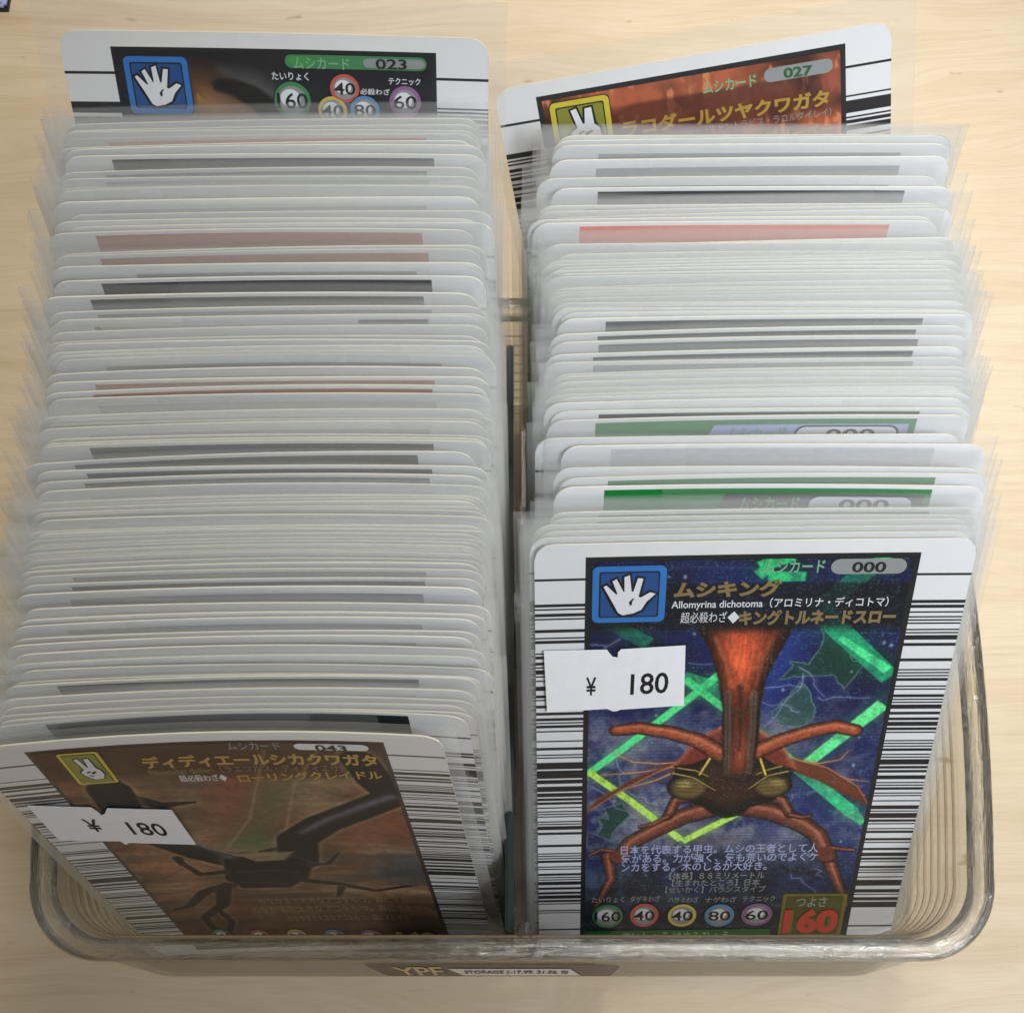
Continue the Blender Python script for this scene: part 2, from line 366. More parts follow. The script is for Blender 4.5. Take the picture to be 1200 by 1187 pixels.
# painting a printed picture into per-vertex colour ------------------------------------------
class Paint:
    def __init__(s, s0, t0, s1, t1, nx, ny, seed):
        s.x = np.linspace(s0, s1, nx); s.y = np.linspace(t0, t1, ny); s.S, s.T = np.meshgrid(s.x, s.y)
        s.C = np.zeros(s.S.shape + (3,)); s.rg = np.random.default_rng(seed); s.nx, s.ny = nx, ny
    def noise(s, fx, fy=None, oct=4, gain=.55):
        fy = fy or fx; out = np.zeros(s.S.shape); a = 1.0; tot = 0
        for o in range(oct):
            g = s.rg.random((256, 256)); X = s.S * fx + 31.7 * o; Y = s.T * fy + 17.3 * o
            i = np.floor(X).astype(int); j = np.floor(Y).astype(int); u = X - i; v = Y - j
            u = u * u * (3 - 2 * u); v = v * v * (3 - 2 * v)
            a00 = g[j % 256, i % 256]; a10 = g[j % 256, (i + 1) % 256]; a01 = g[(j + 1) % 256, i % 256]; a11 = g[(j + 1) % 256, (i + 1) % 256]
            out += a * ((a00 * (1 - u) + a10 * u) * (1 - v) + (a01 * (1 - u) + a11 * u) * v); tot += a; a *= gain; fx *= 2; fy *= 2
        return out / tot
    def blend(s, m, c):
        c = np.asarray(c, float); s.C = s.C * (1 - m[..., None]) + c * m[..., None]
    def dist(s, pts, closed=False):
        d = np.full(s.S.shape, 1e9); par = np.zeros(s.S.shape); n = len(pts)
        for k in range(n if closed else n - 1):
            (ax, ay), (bx, by) = pts[k], pts[(k + 1) % n]; vx, vy = bx - ax, by - ay
            u = np.clip(((s.S - ax) * vx + (s.T - ay) * vy) / (vx * vx + vy * vy + 1e-9), 0, 1)
            q = np.hypot(s.S - ax - u * vx, s.T - ay - u * vy); m = q < d
            d = np.where(m, q, d); par = np.where(m, (k + u) / max(1, (n if closed else n - 1)), par)
        return d, par
    def inside(s, pts):
        r = np.zeros(s.S.shape, bool); n = len(pts)
        for k in range(n):
            (ax, ay), (bx, by) = pts[k], pts[(k + 1) % n]
            if ay == by: continue
            r ^= ((ay > s.T) != (by > s.T)) & (s.S < (bx - ax) * (s.T - ay) / (by - ay) + ax)
        return r
    def fill(s, pts, c, al=1.0, soft=.12, tex=None):
        d, _ = s.dist(pts, True); sd = np.where(s.inside(pts), -d, d)
        m = np.clip(.5 - sd / (2 * soft), 0, 1) * al
        if tex is not None: m = m * tex
        s.blend(m, c); return sd
    def stroke(s, pts, w0, w1, c, al=1.0, soft=.12, c2=None):
        d, u = s.dist(pts); w = w0 + (w1 - w0) * u
        m = np.clip(.5 - (d - w / 2) / (2 * soft), 0, 1) * al
        if c2 is not None:
            k = np.clip(d / (w / 2 + 1e-6), 0, 1)[..., None] ** 1.5; c = np.asarray(c, float) * (1 - k) + np.asarray(c2, float) * k
            s.C = s.C * (1 - m[..., None]) + c * m[..., None]
        else: s.blend(m, c)
        return d, u
    def limb(s, pts, w0, w1, c, c2, edge=(30, 18, 16)):
        s.stroke(pts, w0 + .5, w1 + .4, edge, .75, .25); s.stroke(pts, w0, w1, c, 1, .12, c2)
    def mesh(s, name, mat, parent, bow, layer=1):
        w = .16 + .03 * layer; sc = s.S
        b = bow * (1 - (2 * sc / CW - 1) ** 2) * (.35 + .65 * np.clip(1 - s.T / CH, 0, None))
        v = np.stack([(sc - 30) * .1, b - w * .1, (CH - s.T) * .1], -1).reshape(-1, 3)
        idx = np.arange(s.nx * s.ny).reshape(s.ny, s.nx)
        f = np.stack([idx[:-1, :-1], idx[1:, :-1], idx[1:, 1:], idx[:-1, 1:]], -1).reshape(-1, 4)
        me = bpy.data.meshes.new(name); me.vertices.add(len(v)); me.vertices.foreach_set('co', v.ravel())
        me.loops.add(len(f) * 4); me.loops.foreach_set('vertex_index', f.ravel())
        me.polygons.add(len(f)); me.polygons.foreach_set('loop_start', np.arange(len(f)) * 4)
        me.update(calc_edges=True)
        at = me.color_attributes.new('Col', 'FLOAT_COLOR', 'POINT')
        c = np.ones((len(v), 4)); c[:, :3] = lin(np.clip(s.C, 0, 255)).reshape(-1, 3); at.data.foreach_set('color', c.ravel())
        me.materials.append(mat); o = bpy.data.objects.new(name, me); COL.objects.link(o); o.parent = parent; return o

# ---------------------------------------------------------------- the table
def table():
    n = 2; s = 60
    o = obj('table_top', [(-s, -s, 0), (s, -s, 0), (s, s, 0), (-s, s, 0), (-s, -s, -2.5), (s, -s, -2.5), (s, s, -2.5), (-s, s, -2.5)],
            [(0, 1, 2, 3), (7, 6, 5, 4), (0, 4, 5, 1), (1, 5, 6, 2), (2, 6, 7, 3), (3, 7, 4, 0)], M['table'])
    tag(o, kind='structure')
table()

# ---------------------------------------------------------------- the ribbed clear tray
YF, YB = .22, 11.1
def outline(ins, n=13):
    """plan of the tray in cm at a given inset (mm): slightly bowed sides and round corners"""
    i = ins * .1; hw = 7.16 - i; y0, y1 = YF + i, YB - i; r = max(1.15 - i * .8, .35); pts = []
    yc, hl = (y0 + y1) / 2, (y1 - y0) / 2
    def bow(y): return .26 * max(0, 1 - ((y - yc) / (hl - r)) ** 2)
    for k in range(1, 24): pts.append((-hw + r + (2 * hw - 2 * r) * k / 24, y0, 0))
    for k in range(n + 1): a = R(-90 + 90 * k / n); pts.append((hw - r + r * math.cos(a), y0 + r + r * math.sin(a), 0))
    for k in range(1, 16): y = y0 + r + (y1 - y0 - 2 * r) * k / 16; pts.append((hw + bow(y), y, 0))
    for k in range(n + 1): a = R(90 * k / n); pts.append((hw - r + r * math.cos(a), y1 - r + r * math.sin(a), 0))
    for k in range(1, 24): pts.append((hw - r - (2 * hw - 2 * r) * k / 24, y1, 0))
    for k in range(n + 1): a = R(90 + 90 * k / n); pts.append((-hw + r + r * math.cos(a), y1 - r + r * math.sin(a), 0))
    for k in range(1, 16): y = y1 - r - (y1 - y0 - 2 * r) * k / 16; pts.append((-hw - bow(y), y, 0))
    for k in range(n + 1): a = R(180 + 90 * k / n); pts.append((-hw + r + r * math.cos(a), y0 + r + r * math.sin(a), 0))
    return [(x, y) for x, y, _ in pts]
def loft(name, prof, mat, parent, closed=False, capfirst=False, caplast=False):
    V = []; F = []; MI = []; rings = [outline(i) for i, z in prof]; n = len(rings[0])
    for rg, (i, z) in zip(rings, prof): V += [(x, y, z * .1) for x, y in rg]
    m = len(prof)
    for j in range(m if closed else m - 1):
        for k in range(n):
            a, b = j * n + k, j * n + (k + 1) % n; c, d = ((j + 1) % m) * n + (k + 1) % n, ((j + 1) % m) * n + k
            F.append((a, b, c, d)); p_, q_ = prof[j], prof[(j + 1) % m]; MI.append(1 if isinstance(mat, list) and 3.4 < q_[0] < 3.8 and p_[0] < 3.8 and q_[1] > 4.5 else 0)
    if capfirst: F.append(tuple(reversed(range(n)))); MI.append(0)
    if caplast: F.append(tuple(range((m - 1) * n, m * n))); MI.append(0)
    return obj(name, V, F, mat, parent, MI, smooth=True)
tray = empty('storage_tray', (0, 0, 0))
tag(tray, 'clear plastic tray with ribbed walls and rounded corners holding both rows of cards', 'tray')
outer = [(-1.6, .15), (-2.2, .6), (-2.2, 1.5), (-2.0, 3.5), (-1.3, 16), (-.4, 30), (.5, 44.5)]
inner = [(3.0, 46.0)]
z = 43.0
while z > 5:
    inner += [(3.0, z), (3.5, z - .3), (3.75, z - .8), (3.75, z - 1.2), (3.5, z - 1.7), (3.0, z - 2.0)]; z -= 3.75
inner += [(3.4, 4.2), (4.4, 2.4)]
loft('tray_wall', outer + inner, [M['wall'], M['rib']], tray)
V = loft('base_panel', [(4.42, 2.38), (-1.58, .14)], M['wall'], tray, capfirst=True, caplast=True)
loft('rim', [(.52, 44.6), (.1, 46.2), (-.15, 48.4), (.15, 49.5), (.7, 50.0), (1.2, 49.6), (1.4, 49.3), (1.7, 49.6), (2.2, 49.3), (2.6, 48.2), (3.02, 46.1)], M['rim'], tray, closed=True)
# moulded clear partition with a round post at its front end
def box(x0, x1, y0, y1, z0, z1):
    return ([(x0, y0, z0), (x1, y0, z0), (x1, y1, z0), (x0, y1, z0), (x0, y0, z1), (x1, y0, z1), (x1, y1, z1), (x0, y1, z1)],
            [(3, 2, 1, 0), (4, 5, 6, 7), (0, 1, 5, 4), (1, 2, 6, 5), (2, 3, 7, 6), (3, 0, 4, 7)])
v, f = box(.16, .23, YF + .36, YB - .36, .25, 4.55)
obj('partition', v, f, M['wall'], tray)
V = []; F = []
prof = [(.13, 4.0), (.13, 4.78), (.115, 4.86), (.07, 4.92), (0.0, 4.94)]
for rr_, zz in prof:
    V += [(.2 + rr_ * math.cos(2 * math.pi * k / 14), YF + .42 + rr_ * math.sin(2 * math.pi * k / 14), zz) for k in range(14)]
for j in range(len(prof) - 1):
    for k in range(14): F.append((j * 14 + k, j * 14 + (k + 1) % 14, (j + 1) * 14 + (k + 1) % 14, (j + 1) * 14 + k))
obj('partition_post', V, F, M['rim'], tray, smooth=True)
# maker's label stuck on the outside of the front wall
def wy(z): return YF + float(np.interp(z * 10, [1.5, 3.5, 16, 30, 44.5], [-.22, -.20, -.13, -.04, .05]))
def wallpoly(name, pts, mat, parent, off):
    # pts: (x cm, height 0..1) -> on the sloping outer front face
    vs = [(x, wy(.4 + h * 2.8) - off, .4 + h * 2.8) for x, h in pts]
    return obj(name, vs, [tuple(range(len(vs)))], mat, parent)
lab = wallpoly('maker_label', [(-2.35, 1), (-2.2, 0), (1.75, 0), (1.75, .8), (1.3, .97), (-.9, 1)], M['f_brownframe'], tray, .015)
wallpoly('label_band', [(-1.05, .72), (-.85, .12), (1.2, .12), (.95, .72)], M['white'], lab, .024)
def wtext(name, body, x0, x1, h0, h1, mat, parent, off):
    pts, fs = text_geo(body, (0, 0, 1, 1), .02)
    vs = [(x0 + s * (x1 - x0), wy(.4 + (h0 + (1 - t_) * (h1 - h0)) * 2.8) - off, .4 + (h0 + (1 - t_) * (h1 - h0)) * 2.8) for s, t_ in pts]
    return obj(name, vs, fs, mat, parent)
wtext('label_lettering', 'YPF', -1.95, -1.15, .15, .85, M['goldbright'], lab, .024)
wtext('label_lettering', 'STORAGE (-17.99, 21.56, 0)', -.8, .95, .25, .6, M['ink'], lab, .032)

# dark green divider panel between the two rows
v, f = box(-.10, .03, YF + .42, 10.35, .26, 4.62)
dv = obj('divider_panel', v, f, M['divider'])
bm = __import__('bmesh').new(); bm.from_mesh(dv.data)
__import__('bmesh').ops.bevel(bm, geom=[e for e in bm.edges], offset=.03, segments=2, affect='EDGES'); bm.to_mesh(dv.data); bm.free()
tag(dv, 'thin dark green plastic panel standing upright between the two rows of cards', 'divider')

# ---------------------------------------------------------------- hero cards
def sleeved(name, pose, label, group=None):
    x, y, z, lean, yaw, roll = pose
    e = empty(name, (x * .1, y * .1, z * .1))
    e.rotation_mode = 'QUATERNION'
    m = Matrix.Rotation(R(yaw), 3, 'Z') @ Matrix.Rotation(R(-lean), 3, 'X') @ Matrix.Rotation(R(roll), 3, 'Y')
    e.rotation_quaternion = m.to_quaternion()
    tag(e, label, 'trading card', group); return e

HAND = [(.06,.30),(.11,.27),(.28,.48),(.30,.46),(.21,.18),(.28,.13),(.40,.42),(.42,.42),(.41,.09),(.50,.05),(.54,.42),(.57,.42),(.64,.12),(.73,.13),(.66,.54),(.70,.56),(.86,.44),(.95,.48),(.80,.66),(.72,.84),(.58,.92),(.40,.96),(.32,.90),(.22,.66)]
VICON = [(.30,.08),(.42,.05),(.52,.42),(.56,.42),(.60,.08),(.74,.07),(.76,.46),(.86,.56),(.88,.74),(.78,.90),(.52,.93),(.40,.84),(.28,.72),(.24,.60),(.34,.52),(.40,.50)]
def icon(card, box_, kind, bow, lay=3):
    s0, t0, s1, t1 = box_; w, h = s1 - s0, t1 - t0; r = .09 * w
    main, dark = (M['blue'], M['bluedark']) if kind == 'hand' else (M['yellow'], M['ygreen'])
    H = HAND if kind == 'hand' else VICON
    cx_ = sum(p[0] for p in H) / len(H); cy_ = sum(p[1] for p in H) / len(H)
    def pl(sc, ox=0): return [(s0 + w * (.5 + (.80 * (p[0] - .5)) * 1) , t0 + h * (.5 + .78 * (p[1] - .5))) for p in H]
    base = pl(1)
    # outline: push vertices along the outward normal
    big = []
    for k in range(len(base)):
        (ax, ay), (bx, by), (cx2, cy2) = base[k - 1], base[k], base[(k + 1) % len(base)]
        n1 = np.array([by - ay, -(bx - ax)]); n2 = np.array([cy2 - by, -(cx2 - bx)])
        n1 = n1 / (np.linalg.norm(n1) + 1e-9); n2 = n2 / (np.linalg.norm(n2) + 1e-9); nn = n1 + n2; nn = nn / (np.linalg.norm(nn) + 1e-9)
        big.append((bx + nn[0] * .045 * w, by + nn[1] * .045 * w))
    bev = .045 * w
    shapes = [(rr(s0 - .015 * w, t0 - .015 * h, s1 + .015 * w, t1 + .015 * h, r), M['f_black'], lay), (rr(s0, t0, s1, t1, r), main, lay + 1),
              (rr(s0 + 2 * bev, t0 + 2 * bev, s1 - 2 * bev, t1 - 2 * bev, r * .4), M['f_black'], lay + 2),
              (rr(s0 + 2.5 * bev, t0 + 2.5 * bev, s1 - 2.5 * bev, t1 - 2.5 * bev, r * .4), dark, lay + 3),
              (big, M['f_black'], lay + 4), (base, M['white'], lay + 5)]
    if kind == 'hand':
        q = [(.50, .66), (.56, .58), (.60, .57), (.56, .63), (.55, .72), (.52, .74)]
        shapes.append(([(s0 + w * (.5 + .8 * (a - .5)), t0 + h * (.5 + .78 * (b - .5))) for a, b in q], M['f_black'], lay + 6))
    else:
        for q in ([(.40,.60),(.52,.57),(.54,.60),(.42,.65)], [(.54,.62),(.68,.58),(.72,.62),(.60,.68),(.55,.70)], [(.42,.72),(.54,.76),(.56,.79),(.44,.77)]):
            shapes.append(([(s0 + w * (.5 + .8 * (a - .5)), t0 + h * (.5 + .78 * (b - .5))) for a, b in q], M['f_black'], lay + 6))
    return multi('hand_badge' if kind == 'hand' else 'scissors_badge', shapes, card, bow)
def stat(card, c, r, ringm, num, bow, lay=3):
    s, t_ = c
    b = multi('stat_badge', [(ring_pts(s, t_, r[0] * 1.06, r[1] * 1.06), M['f_black'], lay), (ring_pts(s, t_, *r), ringm, lay + 1), (ring_pts(s, t_, r[0] * .78, r[1] * .78), M['grey'], lay + 2),
                             (ring_pts(s - r[0] * .1, t_ - r[1] * .12, r[0] * .55, r[1] * .5), M['white'], lay + 3)], card, bow)
    k = .84 if len(num) > 2 else .74
    text('stat_number', num, (s - r[0] * k, t_ - r[1] * .42, s + r[0] * k, t_ + r[1] * .42), M['f_black'], card, lay + 4, bow, .01)
    return b
def sticker(e, pts, notch_top, notch_bot, yen, num, bow, flat_w=.75):
    """white price sticker on the sleeve's front film; notches top and bottom"""
    top = sorted([pts[0], pts[1]]); 
    outl = [pts[0]] + notch_top + [pts[1], pts[2]] + notch_bot + [pts[3]]
    n = len(outl); ps, fs = tess(outl); vs = [P(s, t_, flat_w, bow) for s, t_ in ps]; b = len(vs)
    vs += [P(s, t_, flat_w, bow) for s, t_ in outl] + [P(s, t_, flat_w - .12, bow) for s, t_ in outl]
    fs = fs + [(b + k, b + (k + 1) % n, b + (k + 1) % n + n, b + k + n) for k in range(n)]
    st = obj('price_sticker', vs, fs, M['sticker'], e)
    for body, bx, sl in ((yen[0], yen[1], yen[2]), (num[0], num[1], num[2])):
        geo = text_geo(body, bx, .012)
        ps, f_ = geo
        vs = [P(s, t_ - sl * (s - bx[0]) / (bx[2] - bx[0]), flat_w + .05, bow) for s, t_ in ps]
        obj('price_lettering', vs, f_, M['ink'], st)
    return st

def tri(pts): # left, right and height points of a slanted line of lettering
    (a, b), (c, d), (e_, f_) = pts; return (a, b, c, b + (f_ - d)), (b - d)
def rows(pts):   # two opposite photo-derived corners -> (s0, t0, s1, t1)
    (a, b), (c, d) = pts; return (a, b, c, d)

# ---- front right card ------------------------------------------------------------------
BOW1 = .03
e1 = sleeved('sleeved_card', (34.72, 4.47, 11.96, 35.6, -0.06, -1.18), 'foremost card of the right row, blue picture of a red horned beetle, with price sticker')
c1 = link('card', card_mesh('card', BOW1, M['f_black']), e1)
pt = Paint(7.75, 3.0, 51.8, 84.6, 340, 600, 3)
def mixc(a, b, m): m = np.clip(m, 0, 1)[..., None]; return np.asarray(a, float) * (1 - m) + np.asarray(b, float) * m
n1 = pt.noise(.12); n2 = pt.noise(.3, .26); n3 = pt.noise(2.4); n4 = pt.noise(.1, .14); n5 = pt.noise(.8, .7)
v = (pt.T - 3) / 82
base = mixc((16, 18, 44), (30, 40, 92), (n1 - .38) * 3.5)
mid = mixc((30, 40, 96), (126, 130, 152), (n2 * .6 + n5 * .4 - .42) * 4.5)
k = np.clip((v - .22) / .22, 0, 1)[..., None]; base = base * (1 - k) + mid * k
k = np.clip((v - .64) / .12, 0, 1)[..., None]; base = base * (1 - k) + mixc((20, 24, 46), (66, 84, 112), (n1 * .5 + n5 * .5 - .4) * 3.5) * k
pt.C = base
pt.blend(np.clip((n4 - .5) * 6, 0, 1) * .7, (22, 32, 92))
pt.fill([(33.6,15.8),(40.6,13.1),(37.5,23.9),(33.9,32.3),(32.7,25.5)], (40, 66, 156), .7, 2.5)
pt.fill([(42.0,30.7),(52.2,27.4),(48.6,43.2),(39.1,39.5)], (28, 34, 84), .7, 3.0)
pt.fill([(32.1,33.1),(39.1,33.2),(40.4,39.5),(35.2,39.4)], (150, 148, 160), .55, 2.5); pt.fill([(12.0,47.2),(27.1,54.3),(30.2,59.3),(15.0,57.0)], (146, 146, 160), .6, 2.5)
pt.fill([(39.9,47.8),(50.1,54.7),(53.3,69.0),(45.4,60.6)], (44, 60, 120), .6, 2.5); pt.fill([(35.9,54.5),(40.8,56.1),(44.4,64.7),(34.5,62.5)], (136, 140, 164), .5, 2.5)
pt.fill([(9.2,35.2),(21.8,32.1),(26.0,37.4),(14.5,42.6)], (122, 124, 146), .6, 2.5)
pt.C *= (1 - .10 * (np.sin(pt.T * 9.2) > .3))[..., None]
for q in ([(8.7,9.1),(51.4,9.9)], [(8.8,15.2),(51.8,16.4)], [(7.4,3.8),(52.4,5.1)]):
    pt.stroke(q, .12, .12, (80, 92, 128), .6, .08)
for x0, x1 in ((12, 13.5), (18, 19), (27, 27.5), (35, 34.6), (42, 41), (48.5, 47)):
    pt.stroke([(x0, 3), (x1, 26)], .1, .1, (80, 96, 138), .5, .08)
def isle(pts, c, al):
    q = []
    for k in range(len(pts)):     # ragged coast
        a, b = pts[k], pts[(k + 1) % len(pts)]
        for u in (0, .33, .66):
            q.append((a[0] + (b[0] - a[0]) * u + rgc.uniform(-.3, .3), a[1] + (b[1] - a[1]) * u + rgc.uniform(-.3, .3)))
    pt.fill(q, c, al, .2); pt.stroke(q + q[:1], .2, .2, (104, 134, 130), .8, .1)
rgc = random.Random(2)
isle([(40.4,14.0),(43.5,17.5),(45.8,21.6),(48.9,20.5),(45.2,26.7),(44.6,26.2),(43.1,24.0),(38.1,24.2),(35.4,25.0),(37.3,22.3),(36.6,21.4),(39.2,22.3),(41.1,17.5)], (22, 60, 50), .92)
isle([(37.3,28.1),(38.3,25.6),(40.6,27.6),(41.5,32.4),(40.4,34.1),(36.6,34.1),(35.1,31.5)], (52, 92, 80), .75)
isle([(9.5,53.3),(11.1,53.9),(10.5,51.6),(13.2,50.5),(14.5,53.0),(12.5,56.9),(11.8,58.9),(9.5,57.5),(10.3,55.1)], (22, 60, 54), .9)
rg = random.Random(8)
for k in range(30):
    p = (rg.uniform(8, 51), rg.uniform(5, 70)); pt.stroke([p, (p[0] + .01, p[1])], .3 + rg.random() * .7, .3, (190, 204, 224), .6, .15)
for k in range(26):
    p = [(rg.uniform(8, 51), rg.uniform(12, 68))]; dx, dy = rg.uniform(-1.2, 1.2), rg.uniform(-.6, 1.2)
    for q in range(6): p.append((p[-1][0] + dx + rg.uniform(-1.1, 1.1), p[-1][1] + dy + rg.uniform(-.9, .9)))
    pt.stroke(p, .7, .3, (120, 134, 190), .22, .5); pt.stroke(p, .16, .08, (186, 194, 222), .65, .1)
GR = (92, 255, 150); YG = (196, 255, 104); TE = (30, 158, 112)
fo2 = np.clip((pt.noise(.3, .35) - .25) * 2, 0, 1); fo3 = pt.noise(1.4, .6); fo4 = pt.noise(5)
def foil(pts, w0, w1, c, al, soft=.08):  # foil band: its green reflection and soft glow are painted into the colour
    n = len(pts) - 1
    pt.stroke(pts, w0 * 2.1, w1 * 2.1, tuple(q * .7 for q in c), .16 * al, .9)
    for k in range(n):
        (ax, ay), (bx, by) = pts[k], pts[k + 1]; vx, vy = bx - ax, by - ay; L_ = math.hypot(vx, vy)
        u = ((pt.S - ax) * vx + (pt.T - ay) * vy) / (L_ * L_); dd = np.abs((pt.S - ax) * vy - (pt.T - ay) * vx) / L_
        g0 = (k + np.clip(u, 0, 1)) / n; w = w0 + (w1 - w0) * g0
        m = np.clip(.5 - (dd - w / 2) / (2 * soft), 0, 1) * np.clip((u + .02) * L_ / .3, 0, 1) * np.clip((1.02 - u) * L_ / .3, 0, 1)
        m = m * np.clip(al * (.55 + .8 * fo2), 0, 1); cc = np.asarray(c, float) * (.62 + .45 * fo3 + .3 * fo4)[..., None]
        pt.C = pt.C * (1 - m[..., None]) + np.clip(cc, 0, 255) * m[..., None]
foil([(47.6,2.5),(42.9,8.3),(38.4,13.9)], 3.2, 2.6, (30, 150, 104), .6); foil([(48.6,2.8),(44.9,5.1)], 2.4, 1.6, GR, 1)
foil([(35.3,2.3),(30.8,4.4),(32.1,6.0),(37.4,6.1)], 2.2, 1.6, (50, 206, 120), .9)
foil([(40.1,12.5),(51.4,24.6)], 3.4, 3.0, TE, .95); foil([(43.5,17.2),(51.0,23.3)], 1.0, 1.6, (80, 236, 150), .9)
foil([(9.4,12.9),(16.2,17.8)], 2.2, 2.4, TE, .75)
foil([(7.8,9.0),(7.8,12.7)], 1.2, 1.2, GR, 1)
foil([(27.7,22.7),(24.2,26.7),(12.7,38.9),(7.6,43.9)], 1.35, 1.25, GR, 1.5); foil([(21.8,24.6),(28.6,31.2),(34.3,36.5),(40.2,42.6)], 1.3, 1.15, GR, 1.5)
foil([(21.4,24.4),(27.8,27.4)], 2.6, 3.2, (52, 190, 120), .6)
foil([(51.2,30.1),(41.4,42.2)], 2.3, 1.9, (104, 246, 150), 1.2); foil([(40.1,42.2),(37.2,40.3),(49.5,52.9)], 1.1, 2.4, (60, 214, 144), 1)
foil([(49.5,52.9),(51.8,55.7)], 2.4, 1.0, (84, 230, 150), .9)
foil([(8.0,43.3),(15.0,50.3),(23.0,59.0)], 1.25, 1.3, YG, 1.4); foil([(23.3,59.4),(31.6,53.2)], 1.3, 1.25, YG, 1.4)
# a horned beetle seen from the front: wings, legs, shield, head, horns
RD, RB, RE = (150, 74, 52), (62, 28, 22), (18, 12, 12)
sx = pt.noise(1.0, 4.0); sy = pt.noise(3.2, .5); fine = pt.noise(4)
def limb(pts, w0, w1, c=RD, dark=RB, shine=(222, 140, 104), sh=.5):
    d, u = pt.dist(pts); w = (w0 + (w1 - w0) * u)
    m = np.clip(.5 - (d - w / 2 - .12) / .2, 0, 1); pt.blend(m, RE)
    kk = np.clip(1 - (d / (w / 2 + 1e-6)) ** 2, 0, 1)[..., None]; tx = (.62 + .5 * sx + .3 * fine)[..., None]
    col = (np.asarray(dark, float) * (1 - kk) + np.asarray(c, float) * kk) * tx
    m = np.clip(.5 - (d - w / 2) / .16, 0, 1)[..., None]; pt.C = pt.C * (1 - m) + col * m
    off = [(a, b - .16 * (w0 + (w1 - w0) * i / max(1, len(pts) - 1))) for i, (a, b) in enumerate(pts)]
    pt.stroke(off, w0 * .22, w1 * .22, shine, sh, .14)
for q in ([(23.9,41.5),(18.4,41.8),(14.7,41.3),(12.1,39.6)], [(22.4,42.8),(18.6,45.3),(13.4,47.2),(9.0,49.6)], [(38.6,41.6),(43.3,42.2),(46.4,41.4),(47.4,39.6)], [(39.4,42.4),(44.1,43.5),(49.2,47.9),(51.2,49.2)], [(39.5,43.1),(46.3,45.4),(51.4,46.2)], [(22.4,42.2),(15.9,43.6),(10.0,44.0)]):
    pt.stroke(q, 1.3, .4, (186, 112, 60), .35, .7); pt.stroke(q, .3, .12, (244, 186, 112), .8, .1)
for wing in ([(23.9,40.6),(18.5,43.6),(12.7,47.8),(7.8,52.3),(9.4,49.6),(15.3,44.8),(21.0,41.8)], [(38.7,40.9),(44.7,43.2),(49.8,47.3),(52.1,51.6),(49.5,50.0),(43.7,45.9),(38.8,43.5)]):
    pt.fill(wing, RE, .9, .25); pt.fill(wing, (150, 74, 46), .7, .5)
    pt.stroke(wing[:4], .3, .15, (232, 150, 100), .7, .12); pt.stroke(wing[3:], .2, .15, (120, 60, 40), .8, .12)
for q, w0, w1 in (([(11.3,62.6),(12.0,68.2),(9.4,76.0)], 2.0, 1.0), ([(46.7,62.6),(49.5,70.0),(51.7,75.9)], 2.2, 1.2),
                  ([(27.6,51.8),(23.0,53.6),(18.4,56.9),(15.1,59.4),(13.0,63.2)], 3.8, 2.6), ([(31.7,51.5),(37.1,52.9),(42.1,55.7),(44.8,58.2),(47.1,63.5)], 3.8, 2.8),
                  ([(24.6,49.2),(21.7,49.9),(20.6,53.6)], 1.9, 1.5), ([(20.6,53.6),(18.3,55.3),(16.3,55.8)], .9, .5), ([(36.1,49.4),(38.4,50.2),(40.0,53.5)], 1.9, 1.5), ([(40.0,53.5),(41.9,54.2),(43.2,53.8)], .9, .5),
                  ([(12.4,61.6),(10.2,61.1),(8.2,62.5)], .8, .4), ([(47.1,61.2),(49.1,61.7),(51.1,61.9)], .8, .6)):
    limb(q, w0, w1, (124, 64, 50), (50, 27, 25))
for c_, r_ in zip([(13.0,62.8),(46.4,62.6)], (1.5, 1.6)):
    pt.fill(ring_pts(c_[0], c_[1], r_, r_, 14), (104, 48, 38), 1, .3)
body = [(25.6,39.2),(28.0,36.8),(32.9,36.8),(35.9,38.7),(38.2,41.3),(39.5,43.7),(38.8,47.2),(37.2,50.2),(33.6,51.7),(31.9,53.6),(29.8,54.2),(28.1,53.5),(26.1,51.6),(22.8,49.6),(21.0,45.4),(21.3,42.4),(23.0,40.2)]
pt.fill(body, RE, 1, .2)
pt.fill([(24.0,42.8),(28.9,41.6),(35.5,43.0),(38.1,45.7),(36.0,48.7),(29.6,51.6),(23.8,48.4),(22.3,45.0)], (58, 32, 26), 1, 1.0)
for sh in ([(28.1,34.3),(25.4,36.0),(23.2,38.8),(21.1,42.4),(23.9,42.1),(26.2,40.7),(28.4,42.2)], [(32.4,34.4),(35.6,36.9),(37.8,39.4),(39.8,43.5),(36.5,42.5),(34.2,40.5),(33.1,42.3)]):
    pt.fill(sh, (122, 50, 36), 1, .2); pt.stroke(sh[:4], .9, .6, (206, 108, 78), .6, .4); pt.stroke(sh[3:], .3, .3, (30, 16, 14), .9, .12)
ey = [(23.4,46.9),(36.7,46.8)]
for (a, b), r_, sg in zip(ey, (3.3, 3.0), (1, -1)):
    pt.fill(ring_pts(a, b, r_, r_ * .92, 20), (26, 20, 16), 1, .15); pt.fill(ring_pts(a + .2 * sg, b + .3, r_ * .82, r_ * .7, 20), (112, 92, 50), 1, .5)
    pt.fill(ring_pts(a - .6 * sg, b - .5, r_ * .35, r_ * .25, 12), (186, 164, 104), .7, .4)
    for k in range(4): pt.stroke([(a - r_ * .7 * sg, b - 1.4 + k * .8), (a + r_ * .8 * sg, b - 1.0 + k * .8)], .18, .12, (58, 44, 26), .7, .08)
